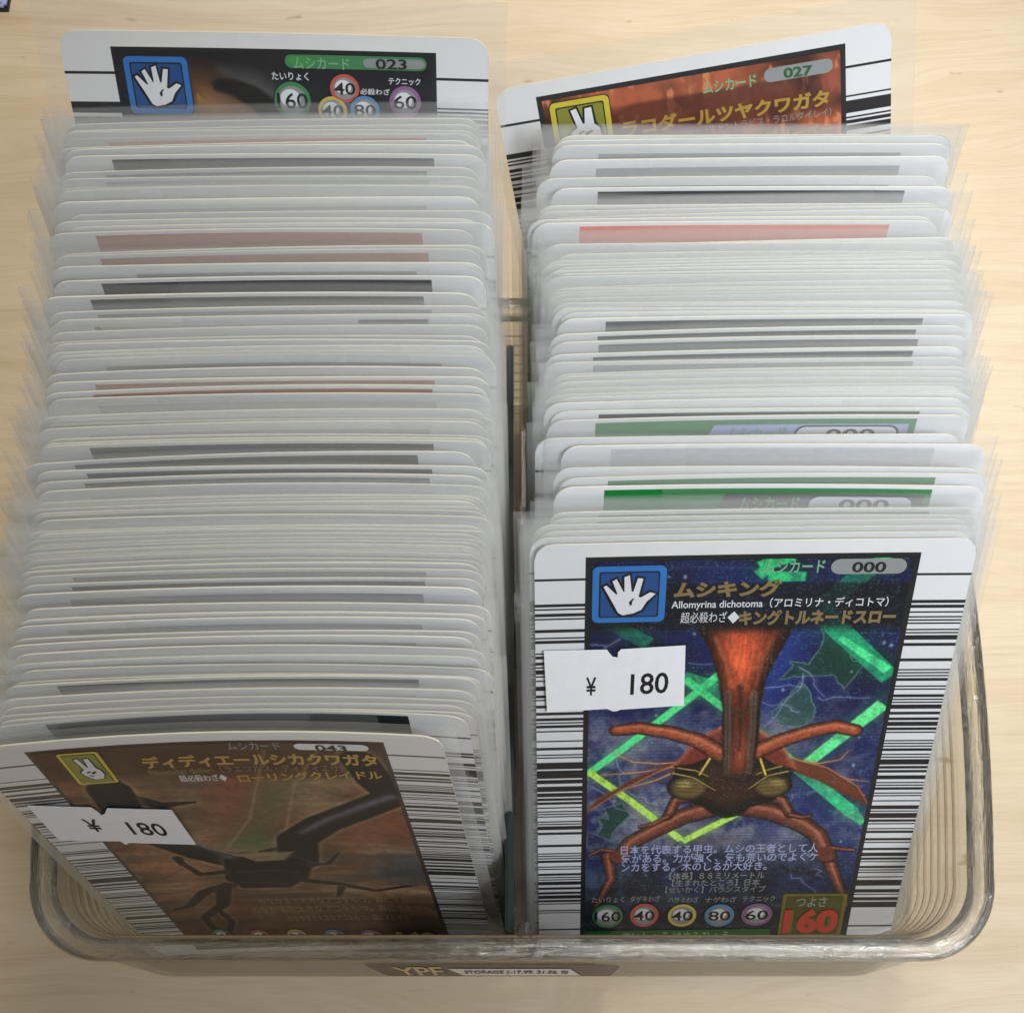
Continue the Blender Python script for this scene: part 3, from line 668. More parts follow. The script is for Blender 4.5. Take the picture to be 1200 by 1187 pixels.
for q in ([(20.9,43.9),(24.1,44.9),(27.7,47.8)], [(38.7,43.8),(35.7,44.7),(33.0,47.5)], [(21.7,42.8),(24.4,43.4),(26.5,44.7)], [(37.6,42.7),(35.6,43.4),(33.8,44.5)]):
    pt.stroke(q, .55, .3, (30, 20, 14), .9, .2); pt.stroke(q, .28, .15, (214, 186, 104), .9, .1)
for q in ([(28.1,38.2),(26.7,40.3),(25.1,44.3)], [(32.8,38.3),(34.0,40.5),(35.3,44.5)]):
    pt.stroke(q, .75, .5, (60, 40, 14), .9, .2); pt.stroke(q, .42, .28, (246, 214, 96), 1, .08)
for k in range(9):
    x = 26 + k * .75; pt.stroke([(x, 58.2), (x + rg.uniform(-.3, .3), 60.6)], .2, .1, (120, 84, 60), .7, .1)
limb([(28.2,40.0),(24.4,37.0),(20.2,35.3),(15.5,34.2),(12.0,34.6)], 3.0, 2.1, (176, 84, 52)); limb([(33.1,39.7),(36.9,37.3),(41.2,35.4),(44.9,34.4),(47.8,35.3)], 3.0, 2.3, (176, 84, 52))
horn = [(22.3,13.7),(36.5,14.0),(36.2,16.2),(34.9,20.3),(33.5,24.7),(33.2,30.6),(33.5,37.6),(33.2,44.5),(32.9,46.2),(32.0,45.0),(31.3,46.5),(30.4,45.0),(29.5,46.1),(28.8,44.4),(28.1,37.5),(27.7,30.5),(26.6,24.5),(25.0,19.1),(23.4,15.9)]
pt.fill([(a, b) for a, b in horn], RE, .9, .3)
hd, _ = pt.dist(horn, True); hin = pt.inside(horn); kk = np.clip(hd / 2.6, 0, 1)[..., None]
col = np.asarray((54, 26, 20), float) * (1 - kk) + np.asarray((170, 78, 48), float) * kk
col = col * (.5 + .55 * sy + .35 * pt.noise(.7, .5))[..., None]
low = np.clip((pt.T - 44) / 8, 0, 1)[..., None]; col = col * (1 - low * .25) + np.asarray((226, 110, 84), float) * low * .3 * kk
gx, gy = [(29.6,20.8)][0]; glow = np.exp(-((pt.S - gx) / 3.6) ** 2 - ((pt.T - gy) / 7.0) ** 2)[..., None]; gx2, gy2 = [(30.9,41.5)][0]; glow2 = np.exp(-((pt.S - gx2) / 2.2) ** 2 - ((pt.T - gy2) / 6.0) ** 2)[..., None]
col = col * (.55 + .75 * glow + .5 * glow2) + np.asarray((30, 6, 2), float) * glow
m = np.clip(.5 + np.where(hin, hd, -hd) / .2, 0, 1)[..., None]; pt.C = pt.C * (1 - m) + col * m
for q in ([(28.2,27.4),(28.8,35.7),(29.3,43.9)], [(32.1,27.5),(32.5,35.8),(32.7,43.9)]):
    pt.stroke(q, .9, .7, (150, 138, 126), .55, .3); pt.stroke(q, .25, .2, (40, 24, 20), .8, .15)
pt.stroke([(30.0,26.3),(30.6,34.0),(30.8,39.3)], .9, .4, (60, 26, 20), .8, .3)
pt.stroke([(25.6,16.9),(27.4,21.3),(28.6,26.2)], .5, .3, (232, 136, 92), .5, .35); pt.stroke([(33.8,17.1),(32.7,21.4),(32.2,26.3)], .5, .3, (232, 136, 92), .4, .35)
pt.C = pt.C * (.88 + .24 * fine[..., None])
# dark title band, dark foot
band = np.clip(.5 - (pt.T - 15.4) / 1.6, 0, 1) * np.clip((pt.T - 7.0) / .4, 0, 1)
pt.blend(band * .78, (16, 16, 24))
pt.blend(np.clip((pt.T - 70) / 8, 0, 1) * .6, (30, 28, 34))
sp_ = np.clip((pt.noise(6.0, 6.0, 2) - .66) * 9, 0, 1); pt.blend(sp_ * .35 * np.clip(fo2 + .2, 0, 1), (120, 220, 200))  # foil sparkle painted into the colour as random pale specks
pt.C = pt.C * (.86 + .28 * n3[..., None])
pt.mesh('picture', M['foil'], c1, BOW1)
icon(c1, rows([(8.0,3.7),(18.2,13.6)]), 'hand', BOW1)
text('series_lettering', 'ムシカード', rows([(31.4,3.2),(39.8,5.4)]), M['greentext'], c1, 3, BOW1, .02)
b = rows([(40.6,3.1),(50.9,5.7)]); multi('number_pill', [(rr(b[0], b[1], b[2], b[3], (b[3] - b[1]) * .48), M['grey'], 3)], c1, BOW1)
text('number_lettering', '000', rows([(43.5,3.6),(48.1,5.4)]), M['f_black'], c1, 5, BOW1, .02)
text('name_lettering', 'ムシキング', rows([(19.3,6.5),(34.2,9.5)]), M['gold'], c1, 3, BOW1, .05, outline=M['f_black'])
text('latin_lettering', 'Allomyrina dichotoma（アロミリナ・ディコトマ）', rows([(19.1,9.7),(49.3,11.7)]), M['white'], c1, 3, BOW1, .01)
text('move_caption_lettering', '超必殺わざ', rows([(20.5,12.0),(27.0,14.0)]), M['white'], c1, 3, BOW1, .0)
d0 = rows([(27.1,12.0),(28.8,14.2)]); poly('diamond_mark', [((d0[0] + d0[2]) / 2, d0[1]), (d0[2], (d0[1] + d0[3]) / 2), ((d0[0] + d0[2]) / 2, d0[3]), (d0[0], (d0[1] + d0[3]) / 2)], M['white'], c1, 3, BOW1)
text('move_lettering', 'キングトルネードスロー', rows([(28.7,11.8),(50.7,14.6)]), M['gold'], c1, 3, BOW1, .05, outline=M['f_black'])
for body, q in (('日本を代表する甲虫。ムシの王者として人', [(13.4,60.1),(45.3,62.3)]), ('気がある。力が強く、気も荒いのでよくケ', [(13.5,62.2),(45.5,64.4)]), ('ンカをする。木のしるが大好き。', [(13.6,64.3),(37.4,66.5)])):
    text('description_lettering', body, rows(q), M['paleblue'], c1, 3, BOW1, .012)
for body, q in (('【体長】８８ミリメートル', [(21.6,66.8),(37.2,68.6)]), ('【生まれたところ】日本', [(22.1,68.6),(36.6,70.3)]), ('【せいかく】バランスタイプ', [(21.1,70.3),(37.7,72.0)])):
    text('description_lettering', body, rows(q), M['grey'], c1, 3, BOW1, .008)
for q, rm, num, lab_ in (([(11.6,77.6),(14.2,80.6)], 'r_g', '160', 'たいりょく'), ([(17.8,77.5),(20.2,80.5)], 'r_r', '40', 'ダゲキわざ'), ([(24.2,77.7),(26.6,80.6)], 'r_y', '40', 'ハサミわざ'),
                         ([(30.5,77.8),(33.0,80.7)], 'r_b', '80', 'ナゲわざ'), ([(36.8,77.7),(39.4,80.6)], 'r_p', '60', 'テクニック')):
    r_ = (q[1][0] - q[0][0], q[1][1] - q[0][1]); stat(c1, q[0], r_, M[rm], num, BOW1)
    s, t_ = q[0]; text('stat_caption_lettering', lab_, (s - r_[0] * 1.05, t_ - r_[1] * 1.65, s + r_[0] * 1.05, t_ - r_[1] * 1.15), M['grey'], c1, 3, BOW1, .01)
b = rows([(40.8,72.5),(51.5,83.5)])
multi('strength_badge', [(rr(*b, .6), M['olive'], 3), (rr(b[0] + .6, b[1] + .6, b[2] - .6, b[3] - .6, .3), M['olivedark'], 4)], c1, BOW1)
text('strength_lettering', 'つよさ', rows([(43.1,73.2),(48.2,75.8)]), M['grey'], c1, 5, BOW1, .02)
text('strength_number', '160', rows([(41.4,76.2),(50.6,82.6)]), M['red'], c1, 6, BOW1, .04, outline=M['olive'])
b = rows([(7.6,81.5),(39.4,85.0)]); multi('green_band', [(rr(b[0] , b[1], b[2], 84.5, .2), M['greenbar'], 3)], c1, BOW1)
text('band_lettering', 'あいしょう はやみひょう', rows([(14.3,81.9),(32.4,84.4)]), M['greentext'], c1, 4, BOW1, .02)
link('sleeve', sleeve_mesh('sleeve', BOW1, -2.0, 61.6, -2.0, 88.2, .8, mat='filmclear'), e1)
link('sleeve', sleeve_mesh('sleeve', BOW1 + .03, -1.4, 62.6, -2.6, 88.6, .95, mat='filmclear'), e1).location = (0, .06, 0)
sticker(e1, [(1.2,18.3),(21.4,17.8),(21.8,29.3),(1.6,30.1)], [(10.2,18.3),(11.0,19.6),(11.2,19.7),(11.8,19.8),(11.8,18.8),(12.2,18.3)], [(12.5,29.9),(11.9,30.2),(11.3,30.2),(10.5,29.7)],
        ('¥', rows([(7.3,23.4),(8.8,26.9)]), 0), ('180', rows([(13.8,22.9),(19.3,27.0)]), .25), BOW1, .72)

# ---- front left card -------------------------------------------------------------------
BOW2 = .15
e2 = sleeved('sleeved_card', (-32.89, 4.11, 4.8, 15.26, -0.07, -3.82), 'foremost card of the left row, brown picture of a stag beetle, with price sticker')
c2 = link('card', card_mesh('card', BOW2, M['f_brownframe']), e2)
pt = Paint(7.6, 2.8, 52.0, 84.4, 300, 320, 11)
n1 = pt.noise(.08, .12); n2 = pt.noise(.3, .16); n3 = pt.noise(1.4); n4 = pt.noise(.12, .6)
pt.C = mixc((98, 74, 56), (166, 134, 102), (n1 * .6 + n4 * .4 - .36) * 3.4)
pt.blend(np.clip((n2 - .5) * 5, 0, 1) * .55, (128, 72, 50))
pt.blend(np.clip((pt.noise(.07, .34) - .55) * 8, 0, 1) * .5, (74, 62, 56))
pt.fill([(28.8,11.2),(37.2,11.6),(35.3,32.0),(23.5,34.5)], (156, 52, 42), .65, 3.0)
pt.fill([(33.8,14.2),(39.5,14.3),(30.8,38.5),(23.5,37.9)], (74, 104, 60), .7, 2.6)
pt.fill([(46.4,40.3),(58.6,39.4),(58.5,54.3),(45.4,51.2)], (70, 84, 98), .65, 3.5)
pt.fill([(41.1,27.4),(57.9,23.2),(57.7,36.0),(41.2,37.0)], (150, 88, 62), .55, 3.0)
pt.fill([(12.7,34.7),(19.4,42.7),(15.9,53.4),(12.4,49.0)], (170, 112, 78), .6, 3.0)
pt.fill([(18.2,8.8),(48.0,11.3),(39.3,27.4),(24.9,36.3),(18.9,26.0)], (128, 112, 84), .35, 3.0)
pt.blend(np.clip((14 - pt.T) / 3.5, 0, 1) * .7, (58, 36, 28))
pt.blend(np.clip((pt.T - 58) / 14, 0, 1) * .6, (60, 44, 34))
DK, DE, HL, GL = (34, 28, 30), (24, 20, 20), (116, 110, 124), (186, 164, 128)
for q in ([(37.0,5.1),(34.0,14.2),(29.9,27.1),(23.1,39.6)], [(43.8,5.0),(38.6,15.7),(32.6,36.9)]): pt.stroke(q, .25, .25, (186, 160, 122), .6, .25)
for q in ([(11.1,48.8),(18.0,43.2),(21.3,46.5)], [(35.4,47.5),(43.6,46.1),(52.1,50.9)], [(39.3,33.7),(47.0,32.3),(56.4,36.2)], [(40.6,40.4),(48.0,42.3),(57.3,39.5)]): pt.stroke(q, .3, .2, (84, 58, 42), .6, .4)
def jaw(q, w0, w1, edge=.8):
    pt.stroke(q, w0 + 1.0, w1 + .9, GL, .45, .5); pt.stroke(q, w0, w1, DK, 1, .18, DE)
jaw([(35.4,35.6),(31.8,38.5),(28.5,39.4)], 3.0, .5)
jaw([(13.7,12.3),(15.3,18.3),(19.1,21.2),(23.8,20.6)], 4.6, .6)
jaw([(13.7,15.1),(13.2,25.1),(15.6,33.5),(19.3,39.1),(23.5,43.1)], 6.0, 4.6)
jaw([(48.6,7.3),(49.8,14.2),(51.6,19.1),(45.9,24.2),(39.9,29.2),(35.1,35.0),(33.5,43.8)], 5.0, 6.2)
pt.fill([(22.2,40.9),(27.7,40.7),(33.3,41.7),(36.0,44.6),(34.3,50.4),(30.6,54.9),(26.2,56.1),(22.4,55.0),(20.2,50.9)], GL, .4, .6)
pt.fill([(22.6,41.6),(27.7,40.7),(33.3,41.7),(35.5,44.6),(33.8,50.4),(29.9,54.8),(22.5,54.6),(20.7,50.2)], DE, 1, .25)
pt.fill([(24.8,40.1),(33.7,39.6),(31.6,43.0),(27.1,43.4)], (150, 132, 98), .9, .25)
pt.stroke([(19.5,35.1),(22.0,38.8),(23.8,41.7)], 1.4, 1.2, HL, .65, .6); pt.stroke([(51.1,19.1),(46.0,23.3),(40.7,27.7),(36.3,32.4)], 1.6, 1.0, HL, .85, .6)
pt.stroke([(23.5,47.5),(28.9,47.2),(32.6,48.1)], .9, .6, (86, 76, 76), .7, .5); pt.stroke([(23.8,52.0),(29.0,52.8)], .5, .4, (92, 62, 44), .7, .4)
for q, a_, b_ in (([(21.2,47.2),(17.4,47.9),(16.4,44.4),(15.7,42.1)], 1.4, .9), ([(20.5,53.2),(16.1,55.4),(11.9,61.7),(9.2,63.0)], 2.6, .9), ([(19.5,53.9),(17.5,61.7),(12.9,67.5)], 2.6, 1.6), ([(12.9,67.5),(12.9,73.3),(15.0,75.4),(16.9,70.2),(16.2,64.9)], 1.4, 1.0),
                  ([(33.2,51.9),(38.3,53.6),(43.3,56.7),(49.1,54.2)], 1.8, .8), ([(35.2,45.3),(37.9,44.7),(40.2,40.4)], .9, .5), ([(38.1,55.1),(36.7,59.9)], 1.4, .5), ([(15.8,40.7),(15.8,43.6)], 1.6, 1.0)):
    pt.stroke(q, a_ + .6, b_ + .5, GL, .3, .4); pt.stroke(q, a_, b_, DK, 1, .18)
pt.C = pt.C * (.84 + .32 * n3[..., None])
pt.mesh('picture', M['picture'], c2, BOW2)
icon(c2, rows([(10.6,3.3),(15.9,12.7)]), 'scissors', BOW2)
text('series_lettering', 'ムシカード', rows([(32.5,2.5),(39.3,4.6)]), M['grey'], c2, 3, BOW2, .01)
b = rows([(41.0,2.9),(50.5,4.7)]); multi('number_pill', [(rr(b[0], b[1], b[2], b[3], (b[3] - b[1]) * .48), M['white'], 3)], c2, BOW2)
text('number_lettering', '043', rows([(43.7,3.1),(47.7,4.9)]), M['f_black'], c2, 5, BOW2, .02)
def tri(pts): # left, right and height points of a slanted line of lettering
    (a, b), (c, d), (e_, f_) = pts; return (a, b, c, b + (f_ - d)), (b - d)
q, sl = tri([(20.5,5.7),(51.1,5.6),(50.9,9.3)]); text('name_lettering', 'ディディエールシカクワガタ', q, M['goldbright'], c2, 3, BOW2, .04, slope=sl)
q, sl = tri([(20.5,9.3),(46.1,9.0),(46.0,11.2)]); text('latin_lettering', 'Rhaetulus didieri（ラエツルス・ディディエリ）', q, M['gold'], c2, 3, BOW2, .005, slope=sl)
q, sl = tri([(23.9,11.6),(30.2,11.8),(30.2,14.0)]); text('move_caption_lettering', '超必殺わざ◆', q, M['white'], c2, 3, BOW2, .01, slope=sl)
q, sl = tri([(31.6,11.9),(51.0,10.6),(51.1,13.3)]); text('move_lettering', 'ローリングクレイドル', q, M['goldbright'], c2, 3, BOW2, .03, slope=sl)
for body, q in (('大きくのびた強いアゴをもつシカクワガタの', [(19.6,57.8),(50.8,62.2)]), ('なかま。山の森にすみ、夜になると木のしる', [(19.8,61.5),(51.0,65.9)]), ('をもとめてあつまってくる。', [(20.0,65.4),(39.8,70.0)])):
    pass
for q in ([(23.5,59.1),(50.8,62.2)], [(21.5,63.0),(51.4,66.4)], [(26.5,67.7),(46.9,70.9)]):
    a = rows(q); text('description_lettering', 'のなかまで大きなアゴをもつ。森にすむ甲虫', a, M['gold'], c2, 3, BOW2, .005)
for q, rm, num in (([(13.7,77.1),(15.4,80.7)], 'r_g', '200'), ([(20.1,77.9),(21.7,81.3)], 'r_r', '40'), ([(26.4,78.4),(28.1,81.9)], 'r_y', '20'), ([(32.9,78.8),(34.7,82.2)], 'r_b', '80'), ([(39.2,79.1),(41.1,82.4)], 'r_p', '60')):
    stat(c2, q[0], (q[1][0] - q[0][0], q[1][1] - q[0][1]), M[rm], num, BOW2)
text('strength_number', '160', rows([(43.6,76.3),(50.5,85.8)]), M['goldbright'], c2, 6, BOW2, .04, outline=M['red'])
link('sleeve', sleeve_mesh('sleeve', BOW2, -2.0, 62.0, -2.0, 88.2, .8, mat='filmclear'), e2)
sticker(e2, [(2.1,16.9),(20.3,21.9),(20.3,34.5),(2.0,29.4)], [(9.9,19.3),(10.4,21.2),(10.4,22.1),(10.9,21.9),(11.9,20.0)], [(11.7,32.5),(11.1,32.4),(10.5,33.0),(10.1,31.6)],
        ('¥',) + tri([(7.4,22.6),(9.2,23.1),(8.8,27.7)]), ('180',) + tri([(12.8,24.7),(17.6,26.1),(17.4,30.8)]), BOW2, .72)

# ---- tall card at the back of the left row -----------------------------------------------
BOW3 = .05
e3 = sleeved('sleeved_card', (-35.0, 79.6, 26.51, 29.9, 0.02, 1.19), 'tall rearmost card of the left row with black picture and blue open-hand badge')
c3 = link('card', card_mesh('card', BOW3, M['f_black']), e3)
pt = Paint(7.6, 2.8, 52.0, 30.0, 240, 140, 21)
n1 = pt.noise(.15); n2 = pt.noise(.6)
pt.C = mixc((24, 25, 30), (36, 36, 40), (n1 - .3) * 2)
pt.fill([(16.47,5.08),(20.92,6.00),(25.03,12.49),(14.34,13.96)], (134, 86, 42), .75, 2.6)
for k in range(7): pt.stroke([(18.34,9.03),(18.68,13.90)] if k == 0 else [([(18.34,9.03)][0]), ([(18.34,9.03)][0][0] - 3 + k * 1.4, [(18.34,9.03)][0][1] + 5.5)], .25, .12, (150, 120, 50), .7, .15)
pt.fill([(19.35,8.76),(26.52,10.16),(32.36,13.65),(17.44,13.92)], (168, 128, 104), .7, 1.6)
pt.fill([(22.43,5.48),(26.95,6.14),(32.07,9.79),(35.10,13.59),(31.73,13.66),(26.57,9.65)], (140, 140, 134), .55, 1.6)
pt.fill([(20.52,7.24),(21.57,6.60),(23.86,6.69),(26.79,7.63),(29.96,10.09),(31.73,13.66),(28.00,13.73),(26.41,11.18),(23.23,8.95),(20.88,8.24)], (26, 24, 24), 1, .35)
pt.mesh('picture', M['picture'], c3, BOW3)
icon(c3, rows([(8.49,3.48),(17.47,11.85)]), 'hand', BOW3)
b = rows([(31.24,2.87),(51.23,4.81)]); multi('number_pill', [(rr(b[0], b[1], b[2], b[3], (b[3] - b[1]) * .48), M['r_g'], 3), (rr(b[0] + 11, b[1] + .3, b[2] - .2, b[3] - .3, (b[3] - b[1]) * .4), M['grey'], 4), (rr(b[0] + .5, b[1] + .2, b[0] + 4, b[3] - .3, .8), M['lightgreen'], 4)], c3, BOW3)
text('series_lettering', 'ムシカード', rows([(32.41,3.21),(40.35,4.86)]), M['greentext'], c3, 6, BOW3, .02)
text('number_lettering', '023', rows([(44.05,3.17),(48.45,4.64)]), M['f_black'], c3, 6, BOW3, .02)
for q, rm, num, lab_ in (([(31.85,9.54),(34.45,12.30)], 'r_g', '160', 'たいりょく'), ([(39.45,7.61),(41.53,9.70)], 'r_r', '40', ''), ([(37.52,10.95),(39.61,13.09)], 'r_y', '40', ''), ([(42.22,10.70),(44.34,12.84)], 'r_b', '80', '必殺わざ'), ([(48.06,9.40),(50.33,11.76)], 'r_p', '60', 'テクニック')):
    r_ = (q[1][0] - q[0][0], q[1][1] - q[0][1]); stat(c3, q[0], r_, M[rm], num, BOW3, 3 if num != '80' else 8)
    s, t_ = q[0]
    k_ = .75 * r_[0] if num == '80' else 0
    if lab_: text('stat_caption_lettering', lab_, (s + k_ - r_[0] * 1.0, t_ - r_[1] * 1.55, s + k_ + r_[0] * 1.0, t_ - r_[1] * 1.12), M['white'], c3, 13, BOW3, .01)
link('sleeve', sleeve_mesh('sleeve', BOW3, -3.2, 62.5, -5.0, 88.2, .8, mat='filmclear'), e3)

# ---- tall tilted card at the back of the right row ----------------------------------------
BOW4 = .0
e4 = sleeved('sleeved_card', (42.17, 88.12, 13.95, 29.5, -0.1, -10.31), 'tall tilted rearmost card of the right row with red picture and yellow scissors badge')
c4 = link('card', card_mesh('card', BOW4, M['f_black'], fl=6.2, fr=53.2), e4)
pt = Paint(7.0, 3.0, 52.4, 30.0, 240, 140, 31)
n1 = pt.noise(.12); n2 = pt.noise(.5, .2)
pt.C = mixc((70, 40, 32), (178, 96, 62), (n1 - .36) * 3.4)
pt.blend(np.clip((pt.noise(.9, .35) - .58) * 9, 0, 1) * .8, (222, 140, 96))
pt.blend(np.clip((n2 - .55) * 6, 0, 1) * .6, (176, 116, 84))
pt.blend(np.clip(.5 - (pt.T - 12) / 1.5, 0, 1) * np.clip((pt.T - 5.6) / .6, 0, 1) * .6, (58, 28, 24))
for q in ([(15.43,4.60),(20.85,3.51),(28.75,2.90)], [(17.88,6.16),(23.43,3.84)]): pt.stroke(q, 1.2, .3, (186, 96, 72), .6, .6)
pt.fill([(48.66,2.49),(52.45,2.65),(53.00,8.63),(50.37,10.90)], (214, 116, 90), .5, 1.2)
pt.mesh('picture', M['foil'], c4, BOW4)
icon(c4, (8.0, 3.6, 17.2, 12.8), 'scissors', BOW4)
def seg(name, body, pts, m, lay, bold=.02):
    q, sl = tri(pts); text(name, body, q, m, c4, lay, BOW4, bold, slope=sl)
seg('series_lettering', 'ムシカード', [(31.61,4.36),(39.76,4.48),(39.91,6.40)], M['greentext'], 3)
a_ = [(40.93,4.15),(51.28,4.42)]; t0 = (a_[0][1] + a_[1][1]) / 2
multi('number_pill', [(rr(a_[0][0], t0 - .3, a_[1][0], t0 + 1.9, 1.0), M['grey'], 3)], c4, BOW4)
seg('number_lettering', '027', [(43.88,4.28),(48.22,4.53),(48.43,6.18)], M['greenbar'], 5, .03)
seg('name_lettering', 'ラコダールツヤクワガタ', [(18.68,8.27),(50.68,8.76),(50.88,11.55)], M['goldbright'], 3, .04)
seg('latin_lettering', 'Odontolabis lacordairei（オドントラビス・ラコルダイレイ）', [(18.89,10.88),(50.88,11.83),(50.98,13.25)], M['grey'], 3, .005)
seg('move_lettering', 'デビルスリーパー', [(34.44,13.68),(50.83,14.07),(51.05,16.39)], M['goldbright'], 3, .03)
seg('move_caption_lettering', '超必殺わざ◆', [(25.04,13.72),(33.89,13.87),(34.03,15.63)], M['white'], 3, .01)
link('sleeve', sleeve_mesh('sleeve', BOW4, -1.5, 63.5, -4.0, 88.2, .8, mat='filmclear'), e4)

